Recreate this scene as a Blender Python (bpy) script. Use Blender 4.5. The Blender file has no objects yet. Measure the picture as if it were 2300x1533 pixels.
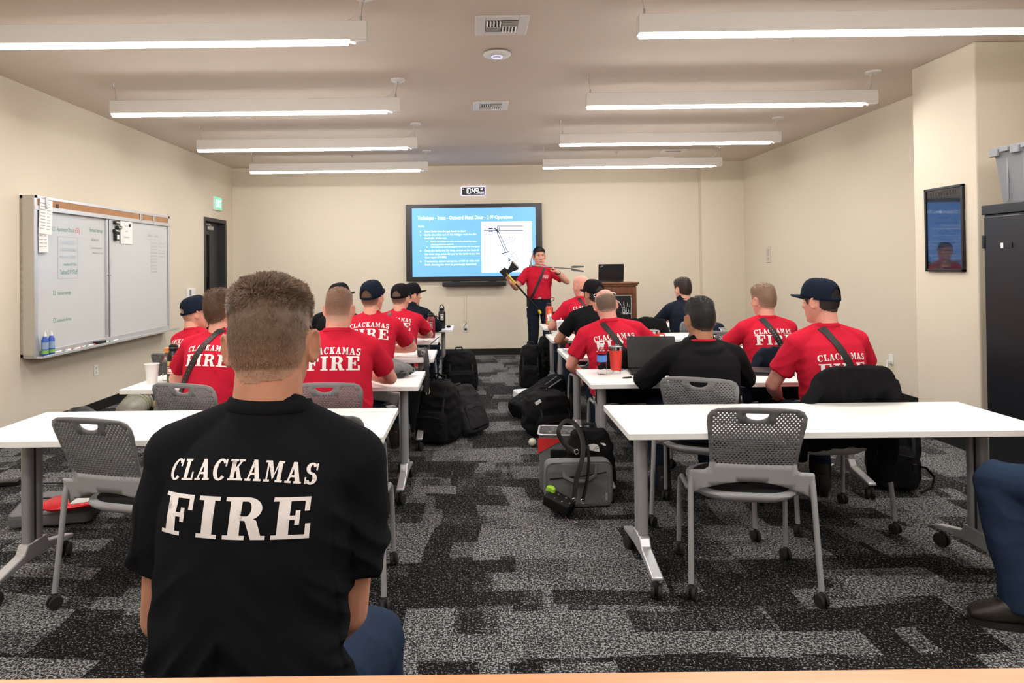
import bpy, bmesh, math, random
from mathutils import Vector, Matrix, noise
from mathutils.bvhtree import BVHTree
from mathutils.geometry import delaunay_2d_cdt
import numpy as np

PI = math.pi
SC = bpy.context.scene
COL = SC.collection
rnd = random.Random(7)
V = Vector

# ---------------------------------------------------------------- camera
FPX = 1500.0
PITCH, ROLL = math.radians(.6), .012
PPX, PPY = 1062.0, 595 - FPX * math.tan(PITCH)
EYE = V((0, 0, 1.48))
fw = V((0, math.cos(PITCH), math.sin(PITCH)))
up0 = V((0, -math.sin(PITCH), math.cos(PITCH)))
rt = V((1, 0, 0)) * math.cos(ROLL) - up0 * math.sin(ROLL)
upv = up0 * math.cos(ROLL) + V((1, 0, 0)) * math.sin(ROLL)
cd = bpy.data.cameras.new('camera')
cam = bpy.data.objects.new('camera', cd)
COL.objects.link(cam)
cd.sensor_width = 36
cd.lens = FPX / 2300 * 36
cd.shift_x = (1150 - PPX) / 2300
cd.shift_y = (PPY - 766.5) / 2300
cd.clip_start = .05
m = Matrix((rt, upv, -fw)).transposed().to_4x4()
m.translation = EYE
cam.matrix_world = m
SC.camera = cam

# ---------------------------------------------------------------- world, exposure
w = bpy.data.worlds.new('world')
SC.world = w
w.use_nodes = True
w.node_tree.nodes['Background'].inputs[0].default_value = (.5, .55, .65, 1)
w.node_tree.nodes['Background'].inputs[1].default_value = .15
SC.view_settings.view_transform = 'Standard'
SC.view_settings.look = 'None'
SC.view_settings.gamma = 1
SC.view_settings.exposure = 0.0
SC.cycles.max_bounces = 7
SC.cycles.diffuse_bounces = 5
SC.cycles.glossy_bounces = 3
SC.cycles.transmission_bounces = 6
SC.cycles.transparent_max_bounces = 8
SC.cycles.use_denoising = True
SC.cycles.caustics_reflective = False
SC.cycles.caustics_refractive = False
SC.cycles.sample_clamp_indirect = 6
LAMP = 70.0
SCREEN = 1.0      # brightness of the television

# ---------------------------------------------------------------- materials
def mat(name, col, rough=.6, metal=0., spec=.5, emit=0., bump=0., bscale=60., var=0., vscale=8., alpha=None, trans=0., ior=1.45, sheen=0., stretch=None):
    m = bpy.data.materials.new(name)
    m.use_nodes = True
    nt = m.node_tree
    b = nt.nodes['Principled BSDF']
    b.inputs['Base Color'].default_value = (*col, 1)
    b.inputs['Roughness'].default_value = rough
    b.inputs['Metallic'].default_value = metal
    b.inputs['Specular IOR Level'].default_value = spec
    b.inputs['IOR'].default_value = ior
    if trans:
        b.inputs['Transmission Weight'].default_value = trans
    if sheen:
        b.inputs['Sheen Weight'].default_value = sheen
    if emit:
        b.inputs['Emission Color'].default_value = (*col, 1)
        b.inputs['Emission Strength'].default_value = emit
    tc = nt.nodes.new('ShaderNodeTexCoord')
    src = tc.outputs['Object']
    if stretch:
        mp = nt.nodes.new('ShaderNodeMapping')
        mp.inputs['Scale'].default_value = stretch
        nt.links.new(src, mp.inputs[0])
        src = mp.outputs[0]
    if bump:
        n = nt.nodes.new('ShaderNodeTexNoise')
        n.inputs['Scale'].default_value = bscale
        n.inputs['Detail'].default_value = 4
        nt.links.new(src, n.inputs['Vector'])
        bp = nt.nodes.new('ShaderNodeBump')
        bp.inputs['Strength'].default_value = bump
        bp.inputs['Distance'].default_value = .01
        nt.links.new(n.outputs['Fac'], bp.inputs['Height'])
        nt.links.new(bp.outputs[0], b.inputs['Normal'])
    if var:
        n = nt.nodes.new('ShaderNodeTexNoise')
        n.inputs['Scale'].default_value = vscale
        n.inputs['Detail'].default_value = 5
        nt.links.new(src, n.inputs['Vector'])
        r = nt.nodes.new('ShaderNodeValToRGB')
        r.color_ramp.elements[0].position = .3
        r.color_ramp.elements[1].position = .7
        r.color_ramp.elements[0].color = (*[max(0, c * (1 - var)) for c in col], 1)
        r.color_ramp.elements[1].color = (*[min(1, c * (1 + var)) for c in col], 1)
        nt.links.new(n.outputs['Fac'], r.inputs[0])
        nt.links.new(r.outputs[0], b.inputs['Base Color'])
    return m

def carpet_mat():
    m = bpy.data.materials.new('carpet')
    m.use_nodes = True
    nt = m.node_tree
    N, L = nt.nodes.new, nt.links.new
    b = nt.nodes['Principled BSDF']
    b.inputs['Roughness'].default_value = .95
    b.inputs['Specular IOR Level'].default_value = .15
    tc = N('ShaderNodeTexCoord')
    def mapn(sx, sy, src=None):
        mp = N('ShaderNodeMapping'); mp.inputs['Scale'].default_value = (sx, sy, 1)
        L(src or tc.outputs['Object'], mp.inputs[0]); return mp.outputs[0]
    def noi(src, sc, det=3, rough=.5):
        n = N('ShaderNodeTexNoise'); n.inputs['Scale'].default_value = sc
        n.inputs['Detail'].default_value = det; n.inputs['Roughness'].default_value = rough
        L(src, n.inputs['Vector']); return n.outputs['Fac']
    def math_(op, a, c, cl=False):
        n = N('ShaderNodeMath'); n.operation = op; n.use_clamp = cl
        for i, x in enumerate((a, c)):
            if isinstance(x, (int, float)): n.inputs[i].default_value = x
            else: L(x, n.inputs[i])
        return n.outputs[0]
    # warped coordinates: the blocks bend into curves in places
    nz = N('ShaderNodeTexNoise'); nz.inputs['Scale'].default_value = .55; nz.inputs['Detail'].default_value = 1
    L(tc.outputs['Object'], nz.inputs['Vector'])
    sub = N('ShaderNodeVectorMath'); sub.operation = 'SUBTRACT'; L(nz.outputs['Color'], sub.inputs[0]); sub.inputs[1].default_value = (.5, .5, .5)
    scl = N('ShaderNodeVectorMath'); scl.operation = 'SCALE'; L(sub.outputs[0], scl.inputs[0]); scl.inputs['Scale'].default_value = .42
    add = N('ShaderNodeVectorMath'); add.operation = 'ADD'; L(tc.outputs['Object'], add.inputs[0]); L(scl.outputs[0], add.inputs[1])
    def cells(sx, sy, ox):
        mp = N('ShaderNodeMapping'); mp.inputs['Scale'].default_value = (sx, sy, 1); mp.inputs['Location'].default_value = (ox, ox * .7, 0)
        L(add.outputs[0], mp.inputs[0])
        v = N('ShaderNodeTexVoronoi'); v.distance = 'CHEBYCHEV'; v.inputs['Randomness'].default_value = .75; v.inputs['Scale'].default_value = 1
        L(mp.outputs[0], v.inputs['Vector'])
        s = N('ShaderNodeSeparateColor'); L(v.outputs['Color'], s.inputs[0]); return s.outputs[0]
    sep = N('ShaderNodeSeparateXYZ'); L(add.outputs[0], sep.inputs[0])
    def planks(wx, wy, off):
        fy = math_('FLOOR', math_('DIVIDE', sep.outputs[1], wy), 0)
        fx = math_('FLOOR', math_('ADD', math_('DIVIDE', sep.outputs[0], wx), math_('MULTIPLY', fy, off)), 0)
        cv = N('ShaderNodeCombineXYZ'); L(fx, cv.inputs[0]); L(fy, cv.inputs[1]); cv.inputs[2].default_value = wx * 10
        wn = N('ShaderNodeTexWhiteNoise'); wn.noise_dimensions = '3D'; L(cv.outputs[0], wn.inputs['Vector']); return wn.outputs['Value']
    c1, c2, c3 = planks(.25, .42, .37), planks(.52, .17, .61), planks(.125, .21, .43)
    lvl = math_('ADD', math_('ADD', math_('MULTIPLY', c1, .45), math_('MULTIPLY', c2, .35)), math_('MULTIPLY', c3, .20))
    st = N('ShaderNodeValToRGB')
    st.color_ramp.elements[0].position = .40; st.color_ramp.elements[1].position = .58
    L(lvl, st.inputs[0])
    sp1 = noi(mapn(75, 150), 1, 1.5, .6)
    sp2 = noi(mapn(170, 80), 1, 1.5, .6)
    sp = math_('MAXIMUM', sp1, sp2)
    # tone: light fleck threshold depends on the block
    thr = math_('SUBTRACT', .612, math_('MULTIPLY', st.outputs[0], .085))
    fl = math_('MULTIPLY', math_('SUBTRACT', sp, thr), 9, True)
    tone = math_('ADD', math_('MULTIPLY', fl, .34), math_('MULTIPLY', st.outputs[0], .014))
    tone = math_('ADD', tone, .0035)
    cb = N('ShaderNodeCombineColor')
    L(tone, cb.inputs[0]); L(tone, cb.inputs[1]); L(math_('MULTIPLY', tone, 1.01), cb.inputs[2])
    L(cb.outputs[0], b.inputs['Base Color'])
    bp = N('ShaderNodeBump'); bp.inputs['Strength'].default_value = .5; bp.inputs['Distance'].default_value = .004
    L(sp, bp.inputs['Height']); L(bp.outputs[0], b.inputs['Normal'])
    return m

def wood_mat(name, c0, c1, scale=(1, 12, 12), rough=.35):
    m = mat(name, c0, rough)
    nt = m.node_tree
    b = nt.nodes['Principled BSDF']
    tc = nt.nodes.new('ShaderNodeTexCoord')
    mp = nt.nodes.new('ShaderNodeMapping'); mp.inputs['Scale'].default_value = scale
    n = nt.nodes.new('ShaderNodeTexNoise'); n.inputs['Scale'].default_value = 3; n.inputs['Detail'].default_value = 6; n.inputs['Distortion'].default_value = 1
    r = nt.nodes.new('ShaderNodeValToRGB')
    r.color_ramp.elements[0].color = (*c0, 1); r.color_ramp.elements[1].color = (*c1, 1)
    r.color_ramp.elements[0].position = .3; r.color_ramp.elements[1].position = .7
    nt.links.new(tc.outputs['Object'], mp.inputs[0]); nt.links.new(mp.outputs[0], n.inputs['Vector'])
    nt.links.new(n.outputs['Fac'], r.inputs[0]); nt.links.new(r.outputs[0], b.inputs['Base Color'])
    return m

M = dict(
    wall=mat('wall_paint', (.70, .63, .515), .85, spec=.2, bump=.05, bscale=90),
    ceil=mat('ceiling_paint', (.68, .60, .52), .9, spec=.1, bump=.04, bscale=60),
    base=mat('black_vinyl_base', (.008, .008, .009), .4),
    carpet=carpet_mat(),
    white=mat('white_laminate', (.86, .85, .83), .32, spec=.4),
    whiteedge=mat('white_edge', (.74, .73, .69), .4),
    alu=mat('silver_paint', (.40, .40, .41), .38, metal=.35),
    alulight=mat('satin_aluminium', (.62, .63, .65), .35, metal=.55),
    tubegrey=mat('grey_tube', (.36, .36, .37), .4, metal=.2),
    chairback=mat('grey_plastic', (.17, .17, .175), .42, spec=.5),
    chairlight=mat('light_grey_plastic', (.46, .46, .475), .42),
    black=mat('black_plastic', (.006, .006, .007), .35),
    rubber=mat('black_rubber', (.012, .012, .012), .7),
    seatfab=mat('black_seat_fabric', (.006, .006, .007), .9, bump=.3, bscale=400),
    steel=mat('steel', (.55, .55, .56), .3, metal=.9),
    chrome=mat('chrome', (.8, .8, .8), .15, metal=1),
    housing=mat('white_housing', (.72, .70, .67), .45),
    lamp=mat('lamp_diffuser', (1, .97, .93), .5, emit=LAMP),
    board=mat('whiteboard', (.58, .60, .60), .18, spec=.5),
    paper=mat('paper', (.82, .81, .79), .8),
    cork=mat('cork', (.42, .22, .11), .9, bump=.3, bscale=200, var=.2, vscale=120),
    beige=mat('beige_panel', (.50, .47, .40), .6),
    darkframe=mat('dark_frame', (.028, .028, .032), .45),
    desk=wood_mat('desk_wood', (.62, .29, .14), (.72, .38, .21), (1.2, 10, 10), .35),
    cherry=wood_mat('cherry_wood', (.105, .035, .013), (.175, .065, .026), (12, 12, 1.5), .35),
    locker=mat('locker_paint', (.006, .007, .010), .32, spec=.6),
    tote=mat('grey_tote', (.24, .25, .27), .5),
    plate=mat('wall_plate', (.62, .58, .50), .5),
    whiteplastic=mat('white_plastic', (.80, .80, .79), .35),
)
# ---------------------------------------------------------------- helpers
def frame_from(d):
    d = d.normalized()
    a = V((0, 0, 1)) if abs(d.z) < .9 else V((0, 1, 0))
    u = d.cross(a).normalized()
    return u, u.cross(d).normalized()   # u sideways, second "up"

class MB:
    def __init__(s, mats=None):
        s.v, s.f, s.m = [], [], []
        s.mi = 0
        s.xf = None
    def add(s, vs, fs):
        b = len(s.v)
        if s.xf is not None:
            vs = [s.xf @ V(p) for p in vs]
        s.v += [tuple(p) for p in vs]
        s.f += [tuple(i + b for i in f) for f in fs]
        s.m += [s.mi] * len(fs)
        return s
    def box(s, c, d, rot=None):
        x, y, z = (k / 2 for k in d)
        P = [V((i * x, j * y, k * z)) for i in (-1, 1) for j in (-1, 1) for k in (-1, 1)]
        if rot is not None:
            P = [rot @ p for p in P]
        c = V(c)
        return s.add([p + c for p in P], [(0, 1, 3, 2), (4, 6, 7, 5), (0, 4, 5, 1), (2, 3, 7, 6), (0, 2, 6, 4), (1, 5, 7, 3)])
    def b2(s, x0, x1, y0, y1, z0, z1):
        return s.box(((x0 + x1) / 2, (y0 + y1) / 2, (z0 + z1) / 2), (x1 - x0, y1 - y0, z1 - z0))
    def rings(s, R, close=True, cap=True):
        n = len(R[0]); vs = [p for r in R for p in r]; fs = []
        for k in range(len(R) - 1):
            for i in range(n if close else n - 1):
                a, b = k * n + i, k * n + (i + 1) % n
                fs.append((a, b, b + n, a + n))
        if cap and close:
            fs.append(tuple(range(n - 1, -1, -1)))
            fs.append(tuple((len(R) - 1) * n + i for i in range(n)))
        return s.add(vs, fs)
    def tube(s, P, r, n=10, flat=1., upv=None, cap=True):
        P = [V(p) for p in P]
        R = []; pu = None
        for i, p in enumerate(P):
            d = (P[min(i + 1, len(P) - 1)] - P[max(i - 1, 0)])
            if d.length < 1e-9: d = V((0, 0, 1))
            d.normalize()
            if pu is None:
                u, w_ = frame_from(d) if upv is None else (d.cross(V(upv)).normalized(), None)
            else:
                u = (pu - d * pu.dot(d)).normalized()
            pu = u; w_ = d.cross(u)
            rr = r[i] if isinstance(r, (list, tuple)) else r
            R.append([p + u * math.cos(2 * PI * k / n) * rr + w_ * math.sin(2 * PI * k / n) * rr * flat for k in range(n)])
        return s.rings(R, cap=cap)
    def lathe(s, prof, c=(0, 0, 0), n=24, axis=None, cap=True):
        c = V(c)
        A = Matrix.Identity(3) if axis is None else V((0, 0, 1)).rotation_difference(V(axis)).to_matrix()
        R = [[c + A @ V((r * math.cos(2 * PI * k / n), r * math.sin(2 * PI * k / n), z)) for k in range(n)] for r, z in prof]
        return s.rings(R, cap=cap)
    def cyl(s, a, b, r, n=16):
        return s.tube([a, b], r, n)
    def ell(s, c, r, rot=None, nu=16, nv=10):
        c = V(c); R = []
        for j in range(1, nv):
            t = PI * j / nv
            row = []
            for k in range(nu):
                p = V((r[0] * math.sin(t) * math.cos(2 * PI * k / nu), r[1] * math.sin(t) * math.sin(2 * PI * k / nu), -r[2] * math.cos(t)))
                row.append(c + (rot @ p if rot is not None else p))
            R.append(row)
        b = len(s.v)
        s.rings(R, cap=False)
        z = V((0, 0, r[2])); z = rot @ z if rot is not None else z
        n0 = len(R) * nu
        s.add([c - z, c + z], [])
        o = len(s.v) - 2
        for k in range(nu):
            s.f.append((b + (k + 1) % nu, b + k, o)); s.m.append(s.mi)
            q = b + (nv - 2) * nu
            s.f.append((q + k, q + (k + 1) % nu, o + 1)); s.m.append(s.mi)
        return s
    def caps(s, a, b, r0, r1, n=14, m=4, flat=1., upv=None):
        """tapered capsule"""
        a, b = V(a), V(b); d = (b - a)
        L = d.length or 1e-6; d = d / L
        P, R = [], []
        for i in range(m):
            t = PI / 2 * (1 - i / m)
            P.append(a - d * r0 * math.sin(t)); R.append(max(r0 * math.cos(t), r0 * .12))
        P += [a, a.lerp(b, .5), b]; R += [r0, (r0 + r1) / 2, r1]
        for i in range(1, m + 1):
            t = PI / 2 * i / m
            P.append(b + d * r1 * math.sin(t)); R.append(max(r1 * math.cos(t), r1 * .12))
        return s.tube(P, R, n, flat, upv)
    def prism(s, poly, d0, d1, o=(0, 0, 0), ax=(1, 0, 0), ay=(0, 0, 1), inset=0):
        """extrude a 2D polygon (in ax, ay) along ax x ay from d0 to d1"""
        o, ax, ay = V(o), V(ax), V(ay); nz = ax.cross(ay)
        return s.rings([[o + ax * x + ay * y + nz * d for x, y in poly] for d in (d0, d1)])
    def build(s, name, mats, parent=None, smooth=True, bevel=0, seg=2, loc=None, ang=.7, rot=None):
        me = bpy.data.meshes.new(name)
        me.from_pydata(s.v, [], s.f)
        if not isinstance(mats, (list, tuple)): mats = [mats]
        for q in mats: me.materials.append(q)
        if len(mats) > 1: me.polygons.foreach_set('material_index', s.m)
        bm = bmesh.new(); bm.from_mesh(me)
        bmesh.ops.recalc_face_normals(bm, faces=bm.faces)
        bm.to_mesh(me); bm.free()
        if smooth:
            me.shade_smooth()
            try: me.set_sharp_from_angle(angle=ang)
            except Exception: pass
        return link(me, name, parent, bevel, seg, loc, rot)

def link(me, name, parent=None, bevel=0, seg=2, loc=None, rot=None):
    o = bpy.data.objects.new(name, me); COL.objects.link(o)
    if parent is not None: o.parent = parent
    if loc is not None: o.location = loc
    if rot is not None: o.rotation_euler = rot
    if bevel:
        b = o.modifiers.new('bevel', 'BEVEL'); b.width = bevel; b.segments = seg; b.limit_method = 'ANGLE'; b.angle_limit = .7
    return o

def tag(o, label=None, cat=None, group=None, kind=None):
    if label: o['label'] = label
    if cat: o['category'] = cat
    if group: o['group'] = group
    if kind: o['kind'] = kind
    return o

def thing(name, label, cat, loc=(0, 0, 0), rz=0, group=None):
    o = bpy.data.objects.new(name, None); COL.objects.link(o)
    o.location = loc; o.rotation_euler = (0, 0, rz); o.empty_display_size = .1
    return tag(o, label, cat, group)

def struct(mb, name, mats, bevel=0, **k):
    return tag(mb.build(name, mats, bevel=bevel, **k), kind='structure')

def dup(o, loc=None, rz=None, label=None, group=None, parent=None):
    c = o.copy(); COL.objects.link(c)
    if parent is not None: c.parent = parent
    if loc is not None: c.location = loc
    if rz is not None: c.rotation_euler = (0, 0, rz)
    if label: c['label'] = label
    if group: c['group'] = group
    for ch in list(o.children): dup(ch, parent=c)
    return c

def rrect(w_, h, r, n=5, cx=0, cy=0):
    P = []
    for k, (sx, sy) in enumerate(((1, 1), (-1, 1), (-1, -1), (1, -1))):
        for i in range(n + 1):
            a = PI / 2 * (k + i / n)
            P.append((cx + sx * (w_ / 2 - r) + r * math.cos(a), cy + sy * (h / 2 - r) + r * math.sin(a)))
    return P

def cr(P, n=6):
    """smooth curve through the points"""
    P = [V(p) for p in P]; out = []
    for i in range(len(P) - 1):
        a, b, c, d = P[max(i - 1, 0)], P[i], P[i + 1], P[min(i + 2, len(P) - 1)]
        for k in range(n):
            t = k / n; out.append(.5 * ((2 * b) + (c - a) * t + (2 * a - 5 * b + 4 * c - d) * t * t + (3 * b - a - 3 * c + d) * t ** 3))
    return out + [P[-1]]

def sub(name, loc, parent):
    o = bpy.data.objects.new(name, None); COL.objects.link(o); o.parent = parent; o.location = loc; return o

_txt = {}
def text_tris(t, size=1., bold=0., sx=1.):
    """flat triangles of a line of the built-in typeface, x from 0, baseline at 0"""
    k = (t, bold)
    if k not in _txt:
        c = bpy.data.curves.new('t', 'FONT'); c.body = t; c.size = 1; c.offset = bold; c.resolution_u = 2
        o = bpy.data.objects.new('t', c); COL.objects.link(o)
        dg = bpy.context.evaluated_depsgraph_get()
        me = o.evaluated_get(dg).to_mesh()
        _txt[k] = ([tuple(v.co) for v in me.vertices], [tuple(p.vertices) for p in me.polygons])
        o.evaluated_get(dg).to_mesh_clear()
        bpy.data.objects.remove(o); bpy.data.curves.remove(c)
    vs, fs = _txt[k]
    return [(x * size * sx, y * size) for x, y, z in vs], fs

def put_text(mb, t, size, o, ax, ay, bold=0., sx=1., centre=False, width=None):
    o, ax, ay = V(o), V(ax), V(ay)
    vs, fs = text_tris(t, size, bold, sx)
    if not vs: return
    if width:
        k = width / max(x for x, y in vs); vs = [(x * k, y) for x, y in vs]
    if centre:
        q = max(x for x, y in vs) / 2; vs = [(x - q, y) for x, y in vs]
    mb.add([o + ax * x + ay * y for x, y in vs], fs)

# slab-serif capitals as unions of pieces minus nothing, unit cap height
def R_(a, b, c, d): return [(a, b), (c, b), (c, d), (a, d)]
def arc(cx, cy, ro, so, ri, si, a0, a1, n=14):
    A = [math.radians(a0 + (a1 - a0) * i / n) for i in range(n + 1)]
    return [(cx + ro * math.cos(a), cy + so * math.sin(a)) for a in A] + [(cx + ri * math.cos(a), cy + si * math.sin(a)) for a in reversed(A)]
ST = [R_(.12, 0, .38, 1), R_(0, .9, .5, 1)]
GL = {
 'F': (.8, ST + [R_(0, 0, .52, .1), R_(.3, .9, .8, 1), R_(.69, .64, .8, 1), R_(.3, .46, .58, .56), R_(.5, .34, .6, .68)]),
 'I': (.5, ST + [R_(0, 0, .5, .1)]),
 'E': (.84, ST + [R_(0, 0, .84, .1), R_(.3, .9, .8, 1), R_(.69, .66, .8, 1), R_(.73, 0, .84, .36), R_(.3, .46, .58, .56), R_(.5, .34, .6, .68)]),
 'L': (.78, ST + [R_(0, 0, .78, .1), R_(.67, 0, .78, .38)]),
 'R': (.94, ST + [R_(0, 0, .5, .1), R_(.3, .9, .52, 1), R_(.3, .46, .55, .56), arc(.5, .73, .34, .27, .1, .17, -90, 90), [(.44, .52), (.6, .52), (.74, .46), (.86, .1), (.96, .1), (.96, 0), (.64, 0), (.5, .42)]]),
 'C': (.86, [arc(.46, .5, .46, .52, .2, .41, 42, 318, 22), R_(.73, .64, .83, 1.0)]),
 'S': (.74, [arc(.37, .74, .34, .28, .1, .17, 25, 275), arc(.36, .275, .36, .295, .11, .18, -155, 95), R_(.61, .68, .70, 1.0), R_(.02, 0, .11, .32)]),
 'A': (.98, [[(.36, 1), (.6, 1), (.9, .06), (.62, .06)], [(.13, .06), (.24, .06), (.5, .82), (.44, 1), (.38, 1)], R_(.25, .28, .7, .38), R_(0, 0, .37, .1), R_(.53, 0, .98, .1)]),
 'K': (.92, ST + [R_(0, 0, .5, .1), [(.34, .36), (.34, .52), (.66, .94), (.8, .94)], R_(.56, .9, .9, 1), [(.4, .5), (.54, .68), (.88, .06), (.6, .06)], R_(.5, 0, .94, .1)]),
 'M': (1.14, [R_(.13, .05, .23, .95), R_(.8, .05, 1.04, .95), R_(0, 0, .36, .1), R_(0, .9, .34, 1), R_(.7, 0, 1.14, .1), R_(.8, .9, 1.14, 1), [(.13, 1), (.38, 1), (.64, .3), (.52, .1)], [(.52, .1), (.62, .3), (.9, 1), (.78, 1)]]),
}
def inpoly(x, y, P):
    c = False; j = len(P) - 1
    for i in range(len(P)):
        xi, yi = P[i]; xj, yj = P[j]
        if (yi > y) != (yj > y) and x < (xj - xi) * (y - yi) / (yj - yi) + xi: c = not c
        j = i
    return c
def cdt(polys, grid=None, inside=None):
    vs, es = [], []
    for P in polys:
        b = len(vs); n = len(P); vs += [V(p) for p in P]; es += [(b + i, b + (i + 1) % n) for i in range(n)]
    if grid:
        x0, x1 = min(v.x for v in vs), max(v.x for v in vs); y0, y1 = min(v.y for v in vs), max(v.y for v in vs)
        nx, ny = int((x1 - x0) / grid) + 1, int((y1 - y0) / grid) + 1
        vs += [V((x0 + (i + .5) * (x1 - x0) / nx, y0 + (j + .5) * (y1 - y0) / ny)) for i in range(nx) for j in range(ny)]
    r = delaunay_2d_cdt(vs, es, [], 0, 1e-6)
    o, fs = r[0], r[2]
    t = inside or (lambda x, y: any(inpoly(x, y, P) for P in polys))
    F = []
    for f in fs:
        cx = sum(o[i].x for i in f) / len(f); cy = sum(o[i].y for i in f) / len(f)
        if t(cx, cy): F.append(tuple(f))
    return [(p.x, p.y) for p in o], F
_gl = {}
def word(t, h, width, grid=.12, slant=0, arch=0., gap=.12):
    """centred word of slab letters; triangles in metres"""
    VS, FS = [], []; x = 0
    for ch in t:
        if ch == ' ': x += .5; continue
        wd, pc = GL[ch]
        if (ch, grid) not in _gl: _gl[(ch, grid)] = cdt(pc, grid)
        vs, fs = _gl[(ch, grid)]; b = len(VS)
        VS += [(x + a, c) for a, c in vs]; FS += [tuple(i + b for i in f) for f in fs]
        x += wd + gap
    x -= gap
    k = width / x
    out = []
    for a, c in VS:
        u = (a - x / 2) * k
        out.append((u, c * h + arch * (1 - (u / (width / 2)) ** 2)))
    return out, FS

def bake(mb, voxel, smooth=3, fac=.5):
    """overlapping closed pieces -> one continuous skin"""
    me = bpy.data.meshes.new('b'); me.from_pydata(mb.v, [], mb.f)
    bm = bmesh.new(); bm.from_mesh(me); bmesh.ops.recalc_face_normals(bm, faces=bm.faces); bm.to_mesh(me); bm.free()
    o = bpy.data.objects.new('b', me); COL.objects.link(o)
    r = o.modifiers.new('r', 'REMESH'); r.mode = 'VOXEL'; r.voxel_size = voxel; r.adaptivity = 0
    if smooth:
        q = o.modifiers.new('s', 'SMOOTH'); q.iterations = smooth; q.factor = fac
    dg = bpy.context.evaluated_depsgraph_get()
    out = bpy.data.meshes.new_from_object(o.evaluated_get(dg), depsgraph=dg)
    bpy.data.objects.remove(o); bpy.data.meshes.remove(me)
    out.shade_smooth()
    return out

def getco(me):
    a = np.empty(len(me.vertices) * 3, dtype=np.float32); me.vertices.foreach_get('co', a); return a.reshape(-1, 3).astype(float)
def getno(me):
    a = np.empty(len(me.vertices) * 3, dtype=np.float32); me.vertices.foreach_get('normal', a); return a.reshape(-1, 3).astype(float)
def setco(me, co):
    me.vertices.foreach_set('co', co.astype(np.float32).ravel()); me.update()
def sstep(x, a, b):
    t = np.clip((x - a) / (b - a), 0, 1); return t * t * (3 - 2 * t)
# ---------------------------------------------------------------- the room
XL, XR, YB, YF, HC = -3.95, 4.42, 11.0, -3.2, 3.12
struct(MB().b2(XL - .12, XR + .12, YF - .12, YB + .12, -.1, 0), 'floor', M['carpet'], smooth=False)
struct(MB().b2(XL - .12, XR + .12, YF - .12, YB + .12, HC, HC + .1), 'ceiling', M['ceil'], smooth=False)
DY0, DY1, DZ = 9.86, 10.64, 2.19       # doorway in the left wall
w_ = MB(); w_.b2(XL - .12, XL, YF, DY0, 0, HC); w_.b2(XL - .12, XL, DY1, YB, 0, HC); w_.b2(XL - .12, XL, DY0, DY1, DZ, HC)
struct(w_, 'wall_left', M['wall'], smooth=False)
struct(MB().b2(XR, XR + .12, YF, YB, 0, HC), 'wall_right', M['wall'], smooth=False)
w_ = MB(); w_.b2(XL - .12, XR + .12, YB, YB + .12, 0, HC); w_.b2(3.73, XR, YB - .14, YB, 0, HC)
struct(w_, 'wall_back', M['wall'], smooth=False)
struct(MB().b2(XL - .12, XR + .12, YF - .12, YF, 0, HC), 'wall_front', M['wall'], smooth=False)
struct(MB().b2(3.8, XR + .01, 5.02, 5.74, 0, HC), 'wall_column', M['wall'], bevel=.012, smooth=False)
def base(name, x0, x1, y0, y1):
    struct(MB().b2(x0, x1, y0, y1, 0, .105), name, M['base'], smooth=False)
base('baseboard_left', XL, XL + .008, YF, DY0 - .06)
base('baseboard_back', XL, 3.73, YB - .008, YB)
base('baseboard_bump', 3.73, XR, YB - .148, YB - .14)
base('baseboard_right', XR - .008, XR, 5.75, YB - .15)
base('baseboard_column', 3.792, 3.8, 5.01, 5.75)
base('baseboard_column_front', 3.792, XR, 5.012, 5.02)
base('baseboard_near', XR - .008, XR, YF, 5.0)

# doorway
w_ = MB()
w_.b2(XL - .14, XL + .012, DY0 - .05, DY0 + .006, 0, DZ + .05); w_.b2(XL - .14, XL + .012, DY1 - .006, DY1 + .05, 0, DZ + .05); w_.b2(XL - .14, XL + .012, DY0, DY1, DZ - .006, DZ + .05)
struct(w_, 'trim_1', M['darkframe'], bevel=.004)
dglass = mat('door_glass', (.02, .03, .05), .08, spec=.8)
d = MB(); x0, x1 = XL - .125, XL - .085
d.b2(x0, x1, DY0 + .005, DY0 + .12, .01, DZ - .01); d.b2(x0, x1, DY0 + .38, DY1 - .005, .01, DZ - .01)
d.b2(x0, x1, DY0 + .12, DY0 + .38, .01, .3); d.b2(x0, x1, DY0 + .12, DY0 + .38, DZ - .2, DZ - .01)
door = struct(d, 'door_1', M['darkframe'], bevel=.003)
pn = MB(); pn.b2(x0 + .015, x0 + .022, DY0 + .12, DY0 + .38, .3, DZ - .2); pn.build('door_pane', mat('lite_glass', (.75, .8, .85), .05, trans=1., ior=1.1), door)
h = MB(); h.box((XL - .06, DY0 + .3, DZ - .1), (.06, .22, .06)); h.tube([(XL - .03, DY0 + .3, DZ - .07), (XL - .0, DY0 + .18, DZ - .05), (XL - .03, DY0 + .02, DZ - .05)], .01, 6)
h.build('door_closer', M['steel'], door, bevel=.004)
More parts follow.
